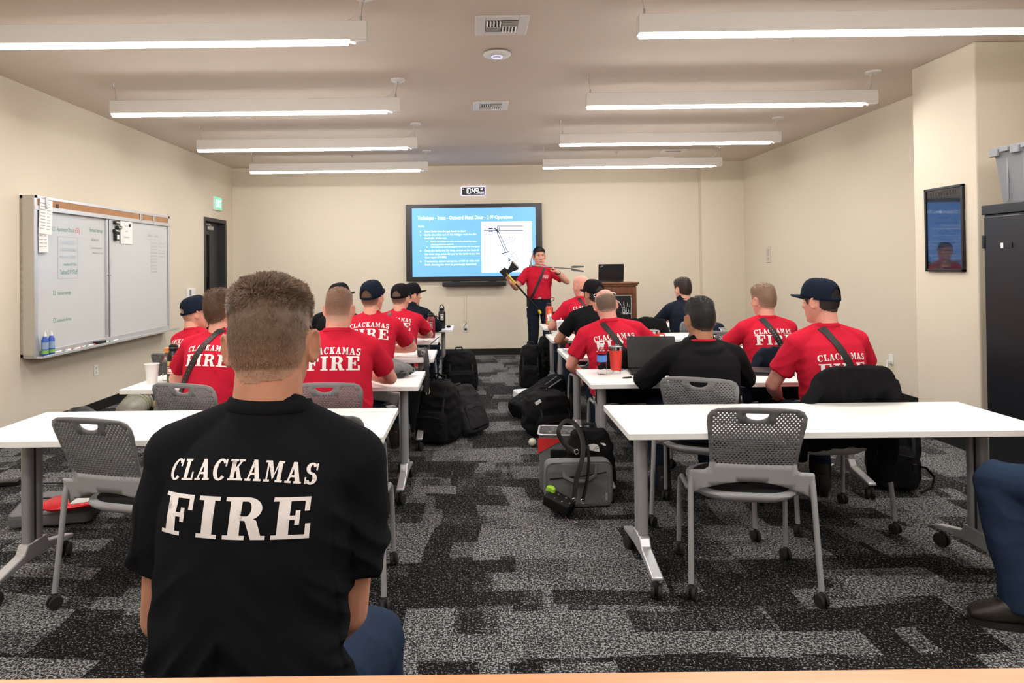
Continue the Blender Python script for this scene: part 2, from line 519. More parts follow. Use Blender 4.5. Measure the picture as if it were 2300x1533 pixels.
# the lobby seen through the pane: a window with daylight, a shrub
lob = MB(); lob.b2(XL - 1.9, XL - 1.86, DY0 - 1.6, DY1 + 1.2, 0, HC); lob.b2(XL - 1.9, XL - .13, DY1 + 1.2, DY1 + 1.24, 0, HC); lob.b2(XL - 1.9, XL - .13, DY0 - 1.64, DY0 - 1.6, 0, HC)
lob.b2(XL - 1.9, XL - .13, DY0 - 1.6, DY1 + 1.2, HC, HC + .04); lob.b2(XL - 1.9, XL - .13, DY0 - 1.6, DY1 + 1.2, -.05, 0)
struct(lob, 'wall_lobby', M['darkframe'], smooth=False)
wl = MB(); wl.b2(XL - 1.855, XL - 1.85, DY0 + .1, DY1 + 1.1, 1.15, 1.85)
struct(wl, 'window_1', mat('daylight', (.28, .36, .75), .5, emit=.9), smooth=False)
pl = MB()
for k in range(140):
    c = V((XL - 1.7 + rnd.uniform(-.06, .06), DY0 + .55 + rnd.uniform(-.1, 1.2), 1.3 + rnd.gauss(0, .16)))
    u = V((rnd.uniform(-1, 1), rnd.uniform(-1, 1), rnd.uniform(-1, 1))).normalized() * .07; q = u.cross(V((rnd.random(), rnd.random(), rnd.random()))).normalized() * .025
    pl.add([c - u, c + q, c + u, c - q], [(0, 1, 2, 3)])
for k in range(5): pl.tube([(XL - 1.7, DY0 + .55 + k * .28, .006), (XL - 1.7, DY0 + .5 + k * .3, 1.3)], .008, 5)
tag(pl.build('lobby_shrub', mat('leaf', (.03, .12, .06), .6)), 'green shrub in the lobby seen through the narrow door pane', 'plant')

# ---------------------------------------------------------------- light fixtures
def fixture(x0, x1, y, label, side):
    L = x1 - x0
    t = thing('pendant_light', label, 'ceiling light', ((x0 + x1) / 2, y, HC), 0, 'linear pendant lights')
    zb = 2.83 - HC
    b = MB(); b.b2(-L / 2, L / 2, -.04, .04, zb + .012, zb + .125)
    b.build('housing', M['housing'], t, bevel=.004)
    a, c = -L / 2 + .012, L / 2 - .012 - .11
    b = MB(); b.rings([[(x, .034 * math.cos(k * PI / 8 + PI), zb + .011 + .024 * -abs(math.sin(k * PI / 8)) * .95) for k in range(9)] for x in (a, a + .01, c - .01, c)])
    b.build('diffuser', M['lamp'], t)
    b = MB(); b.b2(c + .02, L / 2 - .005, -.03, .03, zb + .004, zb + .012); b.lathe([(.009, 0), (.009, -.008), (.004, -.012)], (c + .05, 0, zb + .004), 10)
    b.build('sensor', M['whiteplastic'], t)
    for sx in (-1, 1):
        b = MB(); xx = sx * (L / 2 - .04); b.tube([(xx + (.02 if sx > 0 else -.02), 0, 0), (xx, 0, zb + .16)], .0022, 5); b.lathe([(.007, 0), (.007, .04)], (xx, 0, zb + .125), 8)
        b.lathe([(.006, -.035), (.009, 0)], (xx + (.02 if sx > 0 else -.02), 0, 0), 8)
        b.build('cable', M['steel'], t)
    b = MB(); xx = L / 2 - .04
    b.lathe([(.005, -.02), (.06, -.016), (.064, 0)], (xx + .02, 0, 0), 20)
    b.tube([(xx, 0, -.02), (xx - .01, .01, -.08), (xx - .05, .01, -.13), (xx - .1, 0, zb + .13)], .0035, 6)
    b.build('power_feed', M['housing'], t)
for k, y in enumerate((4.03, 5.86, 7.69, 9.5)):
    wh = ('nearest', 'second', 'third', 'farthest')[k]
    fixture(-3.16, -.62, y, f'{wh} linear pendant light from the viewer on the whiteboard side of the ceiling', -1)
for k, y in enumerate((3.97, 5.79, 7.6, 9.4)):
    wh = ('nearest', 'second', 'third', 'farthest')[k]
    fixture(1.0, 3.52, y, f'{wh} linear pendant light from the viewer on the poster side of the ceiling', 1)
# the same fixtures go on behind the camera
for y in (2.2, .3, -1.6):
    for x0 in (-3.16, 1.0):
        fixture(x0, x0 + 2.53, y, 'linear pendant light over the back of the room, outside the picture', 0)

def vent(cx, cy, w_, d_, label, dark=False):
    t = thing('ceiling_vent', label, 'vent', (cx, cy, HC), 0, 'ceiling vents')
    b = MB()
    for s in (-1, 1):
        b.box((s * (w_ / 2 - .035), 0, -.006), (.07, d_, .012)); b.box((0, s * (d_ / 2 - .035), -.006), (w_ - .14, .07, .012))
    b.build('frame', M['housing'], t, bevel=.004)
    b = MB(); b.box((0, 0, -.002), (w_ - .14, d_ - .14, .003)); b.build('throat', M['black'], t)
    b = MB(); wi, di = w_ / 2 - .07, d_ / 2 - .07
    R45 = Matrix.Rotation(.7, 3, 'Y'); RX = Matrix.Rotation(.7, 3, 'X')
    n = 5
    if dark:
        for k in range(6): b.box((0, -di + di * 2 * (k + .5) / 6, -.012), (2 * wi, .012, .003), RX)
    else:
        for k in range(n):
            f = (k + .5) / n
            b.box((-wi + wi * f, -di * .5, -.014), (.014, di * .95, .003), R45)
            b.box((wi * f, di * .5, -.014), (.014, di * .95, .003), Matrix.Rotation(-.7, 3, 'Y'))
            b.box((-wi / 2, di * f, -.014), (wi * .95, .014, .003), RX)
            b.box((wi / 2, -di + di * f, -.014), (wi * .95, .014, .003), RX)
    b.build('louvres', M['housing'] if not dark else M['tubegrey'], t)
vent(.215, 4.55, .36, .36, 'white square ceiling vent nearest the viewer, in front of the round access point')
vent(.20, 6.86, .36, .36, 'white square ceiling vent between the round access point and the screen')
vent(2.95, 9.75, .36, .2, 'dark slotted ceiling vent by the far corner, nearer of the two', True)
vent(2.95, 10.42, .36, .2, 'dark slotted ceiling vent by the far corner, farther of the two', True)
t = thing('access_point', 'round white wireless access point with a glowing ring on the ceiling', 'access point', (.205, 5.13, HC))
MB().lathe([(.045, 0), (.05, -.012)], n=24).build('mount', M['black'], t)
MB().lathe([(.06, -.012), (.105, -.016), (.108, -.024), (.09, -.036), (.03, -.040)], n=40).build('shell', M['whiteplastic'], t)
b = MB(); b.rings([[(r * math.cos(k * PI / 20), r * math.sin(k * PI / 20), z) for k in range(40)] for r, z in ((.036, -.0395), (.036, -.0415), (.042, -.0415), (.042, -.0385))], cap=False)
b.build('light_ring', mat('blue_ring', (.35, .35, 1), .4, emit=3), t)
for x, y, l in ((-1.76, 9.83, 'far'), (2.13, 9.8, 'far'), (-1.76, 6.95, 'near'), (2.13, 6.87, 'near')):
    t = thing('fire_sprinkler', f'small metal sprinkler head, the {l} one on the {"whiteboard" if x < 0 else "poster"} side', 'sprinkler', (x, y, HC), 0, 'ceiling sprinklers')
    MB().lathe([(.03, 0), (.028, -.006), (.008, -.008), (.008, -.03)], n=16).build('escutcheon', M['tubegrey'], t)
    b = MB(); b.lathe([(.02, -.05), (.02, -.052)], n=12); b.tube([(-.01, 0, -.03), (-.012, 0, -.042), (0, 0, -.05)], .002, 5); b.tube([(.01, 0, -.03), (.012, 0, -.042), (0, 0, -.05)], .002, 5)
    b.build('deflector', M['steel'], t)

# ---------------------------------------------------------------- television and what hangs by it
blue = mat('slide_blue', (.12, .34, .88), .4, emit=SCREEN)
txtw = mat('slide_white', (.80, .92, 1.0), .4, emit=SCREEN * 1.15)
ink = mat('slide_ink', (.015, .02, .09), .4, emit=.3)
X0, X1, Z0, Z1 = -1.092, 1.14, 1.226, 2.482
t = thing('television', 'large black wall television showing a blue slide about opening a metal door', 'television', (0, 10.93, 0))
b = MB(); b.b2(X0, X1, 0, .04, Z0, Z1); b.build('bezel', M['black'], t, bevel=.006)
b = MB(); b.b2(X0 + .3, X1 - .3, .04, .07, Z0 + .2, Z1 - .2); b.build('wall_mount', M['black'], t)
sx0, sx1, sz0, sz1 = X0 + .103, X1 - .107, Z0 + .07, Z1 - .065
S = MB(); yy = -.002
S.add([(sx0, yy, sz0), (sx1, yy, sz0), (sx1, yy, sz1), (sx0, yy, sz1)], [(0, 1, 2, 3)])
W_, H_ = sx1 - sx0, sz1 - sz0
def P(u, v, k=1): return V((sx0 + u * W_, yy - .0012 * k, sz1 - v * H_))
def quad(u0, v0, u1, v1, k=1): S.add([P(u0, v0, k), P(u0, v1, k), P(u1, v1, k), P(u1, v0, k)], [(0, 1, 2, 3)])
def line(a, b_, wd=.0055, k=2):
    a, b_ = P(*a, k), P(*b_, k); n = V((-(b_.z - a.z), 0, b_.x - a.x)).normalized() * wd
    S.add([a - n, b_ - n, b_ + n, a + n], [(0, 1, 2, 3)])
S.mi = 1
quad(.56, .205, .97, .945)
ex, ez = (1, 0, 0), (0, 0, 1)
def tx(s, u, v, h, width, bold=.0): put_text(S, s, h, P(u, v), ex, ez, bold, width=width * W_)
tx('Technique - Irons - Outward Metal Door - 2 FF Operations', .045, .165, .085, .77, .012)
tx('Forks:', .05, .275, .045, .05)
for y_, u, s, wd in ((.35, .10, 'Insert forks into the gap bevel to door', .335), (.40, .10, 'Strike the adze end of the halligan with the flat', .42), (.45, .10, 'head side of the axe.', .18),
                     (.495, .15, 'Pull on the halligan to walk the forks around the door,', .375), (.537, .15, 'adjusting between each hit', .185), (.575, .15, 'Use caution to avoid driving the forks into the door jamb', .395),
                     (.63, .10, 'Once the forks are 5in deep, crotch at the back of', .44), (.68, .10, 'the door stop, press the pry to the jamb to pry the', .445), (.73, .10, 'door open (14 MA)', .175),
                     (.785, .10, 'If necessary, capture progress, switch to adze, and', .44), (.835, .10, 'finish clearing the door as previously described.', .42)):
    sm = y_ in (.495, .537, .575)
    tx(s, u, y_, .034 if sm else .046, wd, .004)
def disc(u, v, r, k=1, n=14, ri=0):
    c = P(u, v, k)
    if ri:
        A = [c + V((r * math.cos(i * 2 * PI / n), 0, r * math.sin(i * 2 * PI / n))) for i in range(n)]; B = [c + V((ri * math.cos(i * 2 * PI / n), 0, ri * math.sin(i * 2 * PI / n))) for i in range(n)]
        S.rings([A, B], cap=False)
    else: S.add([c + V((r * math.cos(i * 2 * PI / n), 0, r * math.sin(i * 2 * PI / n))) for i in range(n)], [tuple(range(n))])
for v_ in (.34, .39, .62, .775): disc(.068, v_, .011)
for v_ in (.485, .565): disc(.118, v_, .007)
S.mi = 2
for v_ in (.275, .34): line((.69, v_ - .005), (.9, v_))
line((.69, .275), (.69, .34)); line((.705, .28), (.705, .34)); line((.58, .315), (.68, .315)); line((.58, .335), (.68, .335))
for v_ in (.275, .37): disc(.635, v_, .033, 2, 20, .026)
quad(.62, .30, .655, .312, 2); quad(.62, .34, .655, .352, 2)
line((.668, .30), (.70, .36), .012); line((.685, .35), (.755, .66)); line((.70, .35), (.772, .655)); 
line((.72, .675), (.785, .645), .007); line((.72, .68), (.79, .64), .004)
for A in ([(.745, .49), (.79, .455), (.783, .435), (.835, .45), (.81, .52), (.80, .50), (.755, .535)], [(.80, .72), (.815, .66), (.85, .70), (.84, .708), (.855, .765), (.83, .785), (.815, .72)]):
    for i in range(len(A)): line(A[i], A[(i + 1) % len(A)], .003)
A = [(.775, .735), (.79, .74), (.80, .79), (.815, .87), (.78, .80)]
for i in range(len(A)): line(A[i], A[(i + 1) % len(A)], .004)
line((.782, .75), (.79, .79), .008)
S.build('screen', [blue, txtw, ink], t, smooth=False)
t = thing('soundbar', 'black soundbar hanging under the television', 'soundbar', (.02, 10.9, 1.17))
b = MB(); b.box((0, 0, 0), (1.04, .09, .07)); b.build('grille', M['black'], t, bevel=.01)
b = MB(); b.box((-.3, .01, .045), (.12, .05, .02)); b.box((.3, .01, .045), (.12, .05, .02)); b.box((0, .07, 0), (.2, .05, .03)); b.build('bracket', M['rubber'], t)
for i in (0,):
    t = thing('wall_outlet', 'white power outlet with a black plug below the television', 'outlet', (-.13, YB, .44))
    b = MB(); b.box((0, -.004, 0), (.075, .008, .12)); b.build('plate', M['whiteplastic'], t, bevel=.003)
    b = MB(); b.box((0, -.02, -.01), (.03, .03, .03)); b.tube([(0, -.035, -.01), (-.03, -.05, -.02), (-.025, -.04, .04), (.01, -.02, .075), (.005, -.015, .1)], .005, 6); b.build('plug', M['black'], t)
t = tag(MB().b2(-.142, -.118, YB - .015, YB, .56, 1.13).build('cord_cover', M['wall']), 'cream cord channel running down the wall under the soundbar', 'cord cover')
# clock
t = thing('digital_clock', 'digital wall clock reading 10:49 in white digits above the television', 'clock', (.02, YB - .03, 2.697))
b = MB(); b.box((0, .012, 0), (.40, .025, .145)); b.build('case', mat('clock_rim', (.75, .68, 1), .4, emit=1.1), t, bevel=.006)
b = MB(); b.box((0, -.002, 0), (.375, .012, .125)); b.mi = 1
def seg7(ch, x, z, wd, h, th):
    SG = dict(zip('0123456789', ('abcdef', 'bc', 'abged', 'abgcd', 'fgbc', 'afgcd', 'afgedc', 'abc', 'abcdefg', 'abcdfg')))[ch]
    y = -.0095
    for s in SG:
        if s in 'agd': zz = z + {'a': h, 'g': h / 2, 'd': 0}[s]; q = (x, x + wd, zz - th / 2, zz + th / 2)
        else: xx = x + (wd if s in 'bc' else 0); z0 = z + (h / 2 if s in 'bf' else 0); q = (xx - th / 2, xx + th / 2, z0, z0 + h / 2)
        b.add([(q[0], y, q[2]), (q[1], y, q[2]), (q[1], y, q[3]), (q[0], y, q[3])], [(0, 1, 2, 3)])
for ch, x in (('1', -.138), ('0', -.085), ('4', -.015), ('9', .045)): seg7(ch, x, -.041, .036, .082, .0085)
for z in (-.02, .02): b.add([(-.037, -.0095, z), (-.029, -.0095, z), (-.029, -.0095, z + .008), (-.037, -.0095, z + .008)], [(0, 1, 2, 3)])
for ch, x in (('7', .11), ('2', .137)): seg7(ch, x, .015, .016, .035, .004)
for ch, x in (('5', .1), ('2', .133), ('6', .158)): seg7(ch, x, -.045, .016, .032, .004)
b.add([(-.17, -.0095, .03), (-.155, -.0095, .03), (-.155, -.0095, .036), (-.17, -.0095, .036)], [(0, 1, 2, 3)])
b.build('display', [M['black'], mat('clock_digit', (.92, .9, 1), .4, emit=2.2)], t, smooth=False)

# small poster on the far wall
b = MB(); b.b2(-3.845, -3.625, YB - .006, YB, 1.0, 1.335); b.mi = 1
put_text(b, 'IN', .03, (-3.83, YB - .0065, 1.255), ex, ez); put_text(b, '02', .03, (-3.67, YB - .0065, 1.255), ex, ez)
for k in range(5): b.b2(-3.775 + k * .018, -3.763 + k * .018, YB - .0068, YB - .0062, 1.25, 1.29 + .012 * (k % 2))
for k in range(7): b.b2(-3.79, -3.70 + .012 * (k % 3), YB - .0068, YB - .0062, 1.2 - k * .024, 1.207 - k * .024)
tag(b.build('wall_poster', [mat('poster_black', (.012, .014, .016), .5), M['paper']], smooth=False), 'small black poster with white emblem on the far wall', 'poster')

# left wall pieces
t = thing('exit_sign', 'green glowing EXIT sign on the wall above the door', 'exit sign', (XL, 10.3, 2.475))
b = MB(); b.b2(0, .03, -.15, .15, -.105, .105); b.build('housing', M['whiteplastic'], t, bevel=.005)
b = MB(); b.b2(.0301, .036, -.135, .135, -.09, .09); b.mi = 1
put_text(b, 'EXIT', .17, (.037, -.115, -.06), (0, 1, 0), ez, .02, width=.23)
b.build('face', [mat('exit_green', (.12, .62, .33), .4, emit=.9), mat('exit_letter', (.75, 1, .85), .4, emit=1.6)], t, smooth=False)
t = thing('thermostat', 'white wall thermostat beside the door', 'thermostat', (XL, 9.32, 1.14))
b = MB(); b.b2(0, .025, -.13, .13, -.065, .065); b.build('body', M['whiteplastic'], t, bevel=.006)
b = MB(); b.b2(.025, .027, -.08, -.02, -.035, .045); b.build('display', mat('lcd', (.2, .23, .2), .3), t)
t = thing('wall_outlet', 'white outlet plate low on the wall below the whiteboard', 'outlet', (XL, 6.98, .43))
b = MB(); b.b2(0, .008, -.035, .035, -.055, .055); b.build('plate', M['whiteplastic'], t, bevel=.003)
b = MB(); b.b2(.008, .01, -.015, .015, .01, .038); b.b2(.008, .01, -.015, .015, -.038, -.01); b.build('socket', M['plate'], t)
t = thing('wall_bracket', 'small white metal bracket on the wall past the door', 'bracket', (XL, 10.86, .85))
b = MB(); b.b2(0, .02, -.05, .06, -.05, .05); b.build('plate', M['whiteplastic'], t, bevel=.003)
b = MB(); b.tube([(.02, -.03, -.04), (.06, -.04, -.04), (.065, -.04, .045), (.03, -.03, .05)], .006, 6); b.lathe([(.012, 0), (.012, .02)], (.02, .02, 0), 10, axis=(1, 0, 0)); b.build('hook', M['black'], t)
t = thing('wooden_crate', 'tan plywood crate standing in the far corner past the door', 'crate', (XL + .2, 10.8, 0))
b = MB(); b.b2(-.18, .0, -.16, .16, 0, .76); b.build('box', mat('plywood', (.42, .28, .15), .7, var=.2, vscale=20), t, bevel=.004)
b = MB(); b.b2(.0, .012, -.16, .16, .66, .74); b.b2(.0, .012, -.16, .16, .02, .1); b.b2(.0, .012, -.16, -.1, .1, .66); b.b2(.0, .012, .1, .16, .1, .66); b.build('batten', mat('plywood_edge', (.36, .23, .12), .7), t)

# whiteboard cabinet
wy0, wy1, wz0, wz1, wd = 5.82, 8.42, .72, 2.14, .12
t = thing('whiteboard', 'grey framed sliding whiteboard cabinet on the wall with faint marker writing', 'whiteboard', (XL, 0, 0))
b = MB(); b.b2(0, wd, wy0, wy0 + .03, wz0, wz1); b.b2(0, wd, wy1 - .03, wy1, wz0, wz1); b.b2(0, wd, wy0, wy1, wz1 - .03, wz1); b.b2(0, wd, wy0, wy1, wz0, wz0 + .03); b.b2(0, .03, wy0, wy1, wz0, wz1)
b.build('cabinet', M['beige'], t, bevel=.003)
b = MB(); b.b2(wd, wd + .012, wy0, wy1, wz1 - .028, wz1); b.b2(wd, wd + .012, wy0, wy0 + .04, wz0, wz1); b.b2(wd, wd + .012, wy1 - .04, wy1, wz0, wz1)
b.b2(wd, wd + .016, wy0, wy1, wz1 - .13, wz1 - .09); b.b2(wd - .02, wd + .01, wy0 + .04, wy1 - .04, wz0, wz0 + .05); b.b2(wd - .1, wd + .075, wy0 + .02, wy1 + .1, wz0 - .012, wz0 + .004)
b.b2(wd + .07, wd + .078, wy0 + .02, wy1 + .1, wz0 - .012, wz0 + .012)
b.build('frame', M['alulight'], t, bevel=.002)
b = MB(); b.b2(wd, wd + .008, wy0 + .04, wy1 - .04, wz1 - .09, wz1 - .028); b.build('cork_strip', M['cork'], t)
def wtext(b, s, y, z, h, wdt=None): put_text(b, s, h, (wd - .018 + .0012, y, z), (0, 1, 0), ez, .0, width=wdt)
green, teal, redm, blk, faintb = (mat(n, c, .6) for n, c in (('marker_green', (.16, .36, .24)), ('marker_teal', (.10, .33, .32)), ('marker_red', (.75, .12, .14)), ('marker_grey', (.32, .35, .34)), ('marker_faint', (.42, .52, .62))))
b = MB(); b.b2(wd - .03, wd - .018, wy0 + .04, 7.0, wz0 + .05, wz1 - .13); b.mi = 1
wtext(b, 'Apothecary Day #', 6.18, 1.84, .06, .26); wtext(b, 'Turnout Storage', 6.70, 1.86, .06, .24); wtext(b, 'Turnout storage', 6.17, 1.25, .05, .22); wtext(b, 'Lock-in Area', 6.17, 1.0, .05, .22)
for z in (1.84, 1.25, 1.0):
    for q in ((6.12, 6.15, z, z + .004), (6.12, 6.15, z + .036, z + .04), (6.12, 6.123, z, z + .04), (6.147, 6.15, z, z + .04)): b.b2(wd - .018, wd - .0165, *q)
b.mi = 2; wtext(b, 'mandatory FF SOGs', 6.28, 1.52, .04, .2); wtext(b, 'TailboarD FF STuff', 6.22, 1.44, .06, .27)
b.mi = 3; wtext(b, '(5)', 6.46, 1.84, .07)
b.mi = 5; wtext(b, '5/ 9 wk (9/25)', 6.22, 1.72, .06, .24); wtext(b, '#70201 tues/day', 6.24, 1.655, .05, .23); wtext(b, 'M-F 9:30, 9/27', 6.22, 1.585, .05, .25)
b.mi = 4; wtext(b, '- Blue tool', 6.72, 1.77, .045, .15); wtext(b, 'school concerns', 6.73, 1.69, .035, .2); wtext(b, 'Main entry is at front', 6.76, 1.64, .03, .2)
for q in ((6.19, 6.5, 1.79, 1.792), (6.19, 6.192, 1.4, 1.79), (6.5, 6.502, 1.4, 1.79), (6.19, 6.5, 1.4, 1.402)): b.b2(wd - .018, wd - .0165, *q)
b.build('left_panel', [M['board'], green, teal, redm, blk, faintb], t, smooth=False)
b = MB(); b.b2(wd - .015, wd - .003, 7.04, wy1 - .04, wz0 + .05, wz1 - .13); b.mi = 1
wd0 = wd; 
def wt2(s, y, z, h, wdt): put_text(b, s, h, (wd - .002, y, z), (0, 1, 0), ez, .0, width=wdt)
wt2('Safety Topics', 7.86, 1.86, .05, .28); wt2('16 Thurs 10p', 7.94, 1.78, .03, .16)
for k in range(9): wt2(['21 Mon 9/9', '28 Mon AM', '27 Tues PM', '02 Wed 9A', '06 Tue 8A', '09 Fri 1P', '14 Mon 2P', '21 Day OFF', '23 Sat OPEN'][k], 7.94, 1.74 - k * .038, .026, .15)
for k in range(2): wt2(['20 Wed AM 2P', '27 Thurs PM 4P'][k], 8.14, 1.78 - k * .04, .026, .18); wt2(['9 Thur AM 8:30', 'IC Tues 10A'][k], 8.14, 1.66 - k * .04, .026, .17)
b.b2(wd - .003, wd - .0015, 7.84, 8.08, 1.83, 1.832); b.b2(wd - .003, wd - .0015, 8.14, 8.32, 1.70, 1.702)
b.build('right_panel', [M['board'], blk], t, smooth=False)
b = MB(); b.b2(wd - .03, wd + .004, 6.985, 7.01, wz0 + .05, wz1 - .13); b.b2(wd - .03, wd + .004, 7.035, 7.06, wz0 + .05, wz1 - .13)
b.build('panel_stile', M['alulight'], t, bevel=.002)
b = MB(); b.b2(wd - .02, wd - .01, 7.01, 7.035, wz0 + .05, wz1 - .13)
for y in (6.998, 7.048): b.lathe([(.006, 0), (.006, .004)], (wd + .003, y, 1.42), 8, axis=(1, 0, 0))
b.build('seal', M['black'], t)
wx = XL + wd
def sheet(y0, y1, z0, z1, x, label, rows=0, tilt=0, extra=None):
    b = MB(); b.xf = Matrix.Translation((x, (y0 + y1) / 2, (z0 + z1) / 2)) @ Matrix.Rotation(tilt, 4, 'X')
    a, c = (y1 - y0) / 2, (z1 - z0) / 2
    b.b2(0, .002, -a, a, -c, c); b.mi = 1
    for k in range(rows):
        z = c - (k + 1.5) * 2 * c / (rows + 2)
        b.b2(.002, .0026, -a * .8, -a * .1, z, z + .008); b.b2(.002, .0026, a * .15, a * (.6 + .05 * (k % 4)), z, z + .006)
    b.mi = 2
    for k in range(0, rows, 2): z = c - (k + 1.5) * 2 * c / (rows + 2); b.b2(.002, .0027, -a * .9, -a * .84, z, z + .012)
    if extra: b.mi = 1; extra(b, a, c)
    return tag(b.build('paper_sheet', [M['paper'], blk, redm], smooth=False), label, 'paper')
sheet(5.87, 6.05, 1.80, 2.11, wx + .02, 'printed paper with small red marks clipped at the top of the whiteboard', 9, -.05)
sheet(5.87, 6.0, 1.64, 1.86, wx + .012, 'second paper hanging below the clipped printed sheet', 5, .03)
b = MB(); b.b2(wx + .02, wx + .035, 5.95, 5.975, 2.03, 2.13); tag(b.build('bulldog_clip', M['steel'], bevel=.003), 'steel clip holding the printed papers on the whiteboard', 'clip')
def note(b, a, c):
    for s, z, wd_ in (('WIFI', .06, .07), ('staff', .005, .05), ('Clackamas-fire', -.06, .12)): put_text(b, s, .03, (.0026, -wd_ / 2, z), (0, 1, 0), ez, .01, width=wd_)
sheet(7.25, 7.50, 1.76, 2.01, wx + .006, 'white note with three printed lines held by magnets on the right panel', 0, 0, note)
for k, (y, z) in enumerate(((7.16, 1.98), (7.2, 1.93), (7.15, 1.89))):
    t = thing('magnetic_clip', ('topmost', 'middle', 'lowest')[k] + ' of the black and silver magnetic clips on the whiteboard', 'clip', (wx, y, z), 0, 'magnetic clips')
    b = MB(); b.b2(0, .03, -.05, .05, -.018, .018); b.build('grip', M['black'], t, bevel=.006)
    b = MB(); b.b2(.03, .036, -.03, .04, -.009, .009); b.build('handle', M['chrome'], t, bevel=.002)
b = MB(); b.b2(wx, wx + .03, 7.12, 7.19, 1.79, 1.88); b.mi = 1; b.b2(wx + .03, wx + .034, 7.135, 7.175, 1.8, 1.85); tag(b.build('square_magnet', [M['black'], M['paper']], bevel=.004), 'black square magnet with a white centre below the clips', 'magnet')
tag(MB().lathe([(.018, 0), (.018, .015), (.012, .018)], (wx - .002, 7.44, 1.965), 16, axis=(1, 0, 0)).build('round_magnet', M['black']), 'round black magnet on the corner of the white note', 'magnet')
for k, y in enumerate((7.66, 7.98)):
    tag(MB().b2(wx + .012, wx + .02, y, y + .018, 2.035, 2.115).b2(wx + .012, wx + .02, y + .03, y + .048, 2.035, 2.115).build('map_hook', M['alulight'], bevel=.002), ('near' if k == 0 else 'far') + ' aluminium map hook on the cork strip', 'hook', 'map hooks')
tag(MB().b2(wx + .012, wx + .02, 6.13, 6.15, 2.045, 2.085).build('strip_clip', M['black']), 'small black clip on the cork strip beside the papers', 'clip')
# tray things
tz = wz0 + .004
spb, spg = mat('spray_blue', (.03, .10, .42), .3), mat('spray_green', (.25, .5, .12), .4)
for k, y in enumerate((5.90, 5.99)):
    t = thing('spray_bottle', ('front' if k == 0 else 'rear') + ' blue spray bottle with white pump standing in the whiteboard tray', 'spray bottle', (XL + wd + .046, y, tz + .001), 0, 'spray bottles')
    b = MB(); b.lathe([(.026, 0), (.028, .01), (.028, .14), (.018, .165), (.012, .17)], n=18); b.mi = 1; b.lathe([(.0283, .02), (.0283, .05)], n=18, cap=False); b.mi = 2; b.lathe([(.0284, .06), (.0284, .12)], n=18, cap=False)
    b.build('bottle', [spb, spg, mat('spray_label', (.3, .4, .6), .4)], t)
    b = MB(); b.lathe([(.013, .168), (.013, .19), (.007, .2), (.007, .225), (.01, .23)], n=12); b.box((.012, 0, .222), (.02, .008, .008)); b.build('pump', M['whiteplastic'], t)
mc = [('black', blk), ('red', redm), ('red', redm), ('green', green), ('red', redm), ('grey', blk), ('green', green)]
for k, (y, c) in enumerate(zip((6.12, 6.25, 6.38, 6.505, 6.625, 7.06, 6.92), mc)):
    t = thing('whiteboard_marker', ('first', 'second', 'third', 'fourth', 'fifth', 'seventh', 'sixth')[k] + f' marker along the whiteboard tray from the spray bottles, white with {c[0]} cap', 'marker', (XL + wd + .03 + .012 * (k % 3), y, tz + .01), rnd.uniform(-.12, .12) + PI / 2, 'tray markers')
    MB().lathe([(.009, -.06), (.0095, -.055), (.0095, .03)], n=10, axis=(1, 0, 0)).build('barrel', M['whiteplastic'], t)
    MB().lathe([(.0098, .03), (.0098, .06), (.006, .065)], n=10, axis=(1, 0, 0)).build('cap', c[1], t)
b = MB(); b.box((XL + wd + .045, 6.77, tz + .0185), (.05, .15, .034)); b.mi = 1; b.box((XL + wd + .045, 6.77, tz + .0045), (.052, .152, .008)); tag(b.build('whiteboard_eraser', [M['black'], blk], bevel=.005), 'dark felt eraser lying in the whiteboard tray', 'eraser')

# right wall
t = thing('wall_intercom', 'cream intercom plate with a small speaker on the far side wall', 'intercom', (XR, 9.97, 1.585))
b = MB(); b.b2(-.012, 0, -.07, .07, -.12, .12); b.build('plate', M['plate'], t, bevel=.004)
b = MB(); b.b2(-.016, -.012, -.04, .04, -.02, .08); b.b2(-.016, -.012, -.03, .03, -.08, -.05); b.build('speaker', M['beige'], t)
t = thing('wall_outlet', 'white outlet with a charger plugged in beside the column', 'outlet', (XR, 7.08, .43))
b = MB(); b.b2(-.008, 0, -.035, .035, -.055, .055); b.build('plate', M['whiteplastic'], t, bevel=.003)
t = thing('charger_cable', 'white charger and cable hanging from the outlet beside the column', 'cable', (XR, 7.08, .405))
b = MB(); b.box((-.03, 0, 0), (.04, .03, .035)); b.build('adaptor', M['whiteplastic'], t, bevel=.004)
b = MB(); b.tube([(-.045, 0, -.015), (-.09, -.05, -.1), (-.3, -.4, -.24), (-.7, -1.2, -.37), (-1.6, -2.0, -.396), (-1.9, -2.3, -.396)], .005, 6); b.tube([(-.03, .01, -.02), (-.02, .03, -.2), (-.02, .05, -.36), (-.05, .2, -.398)], .0035, 6); b.build('cable', M['whiteplastic'], t)
# framed poster on the column's side
t = thing('framed_poster', 'black framed values poster with blue print on the side of the column', 'poster', (3.8, 5.36, 1.723))
fw_, fh_ = .435, .68
b = MB(); 
for s in (-1, 1): b.b2(-.025, 0, s * fw_ / 2 - (.02 if s > 0 else 0), s * fw_ / 2 + (0 if s > 0 else .02), -fh_ / 2, fh_ / 2); b.b2(-.025, 0, -fw_ / 2, fw_ / 2, s * fh_ / 2 - (.02 if s > 0 else 0), s * fh_ / 2 + (0 if s > 0 else .02))
b.build('frame', M['black'], t, bevel=.003)
b = MB(); b.b2(-.012, -.008, -fw_ / 2 + .01, fw_ / 2 - .01, -fh_ / 2 + .01, fh_ / 2 - .01)
px_ = -.0125
b.mi = 1
vs, fs = word('CLACKAMAS FIRE', .036, .29, 9); b.add([(px_, -u, .27 + z) for u, z in vs], fs)
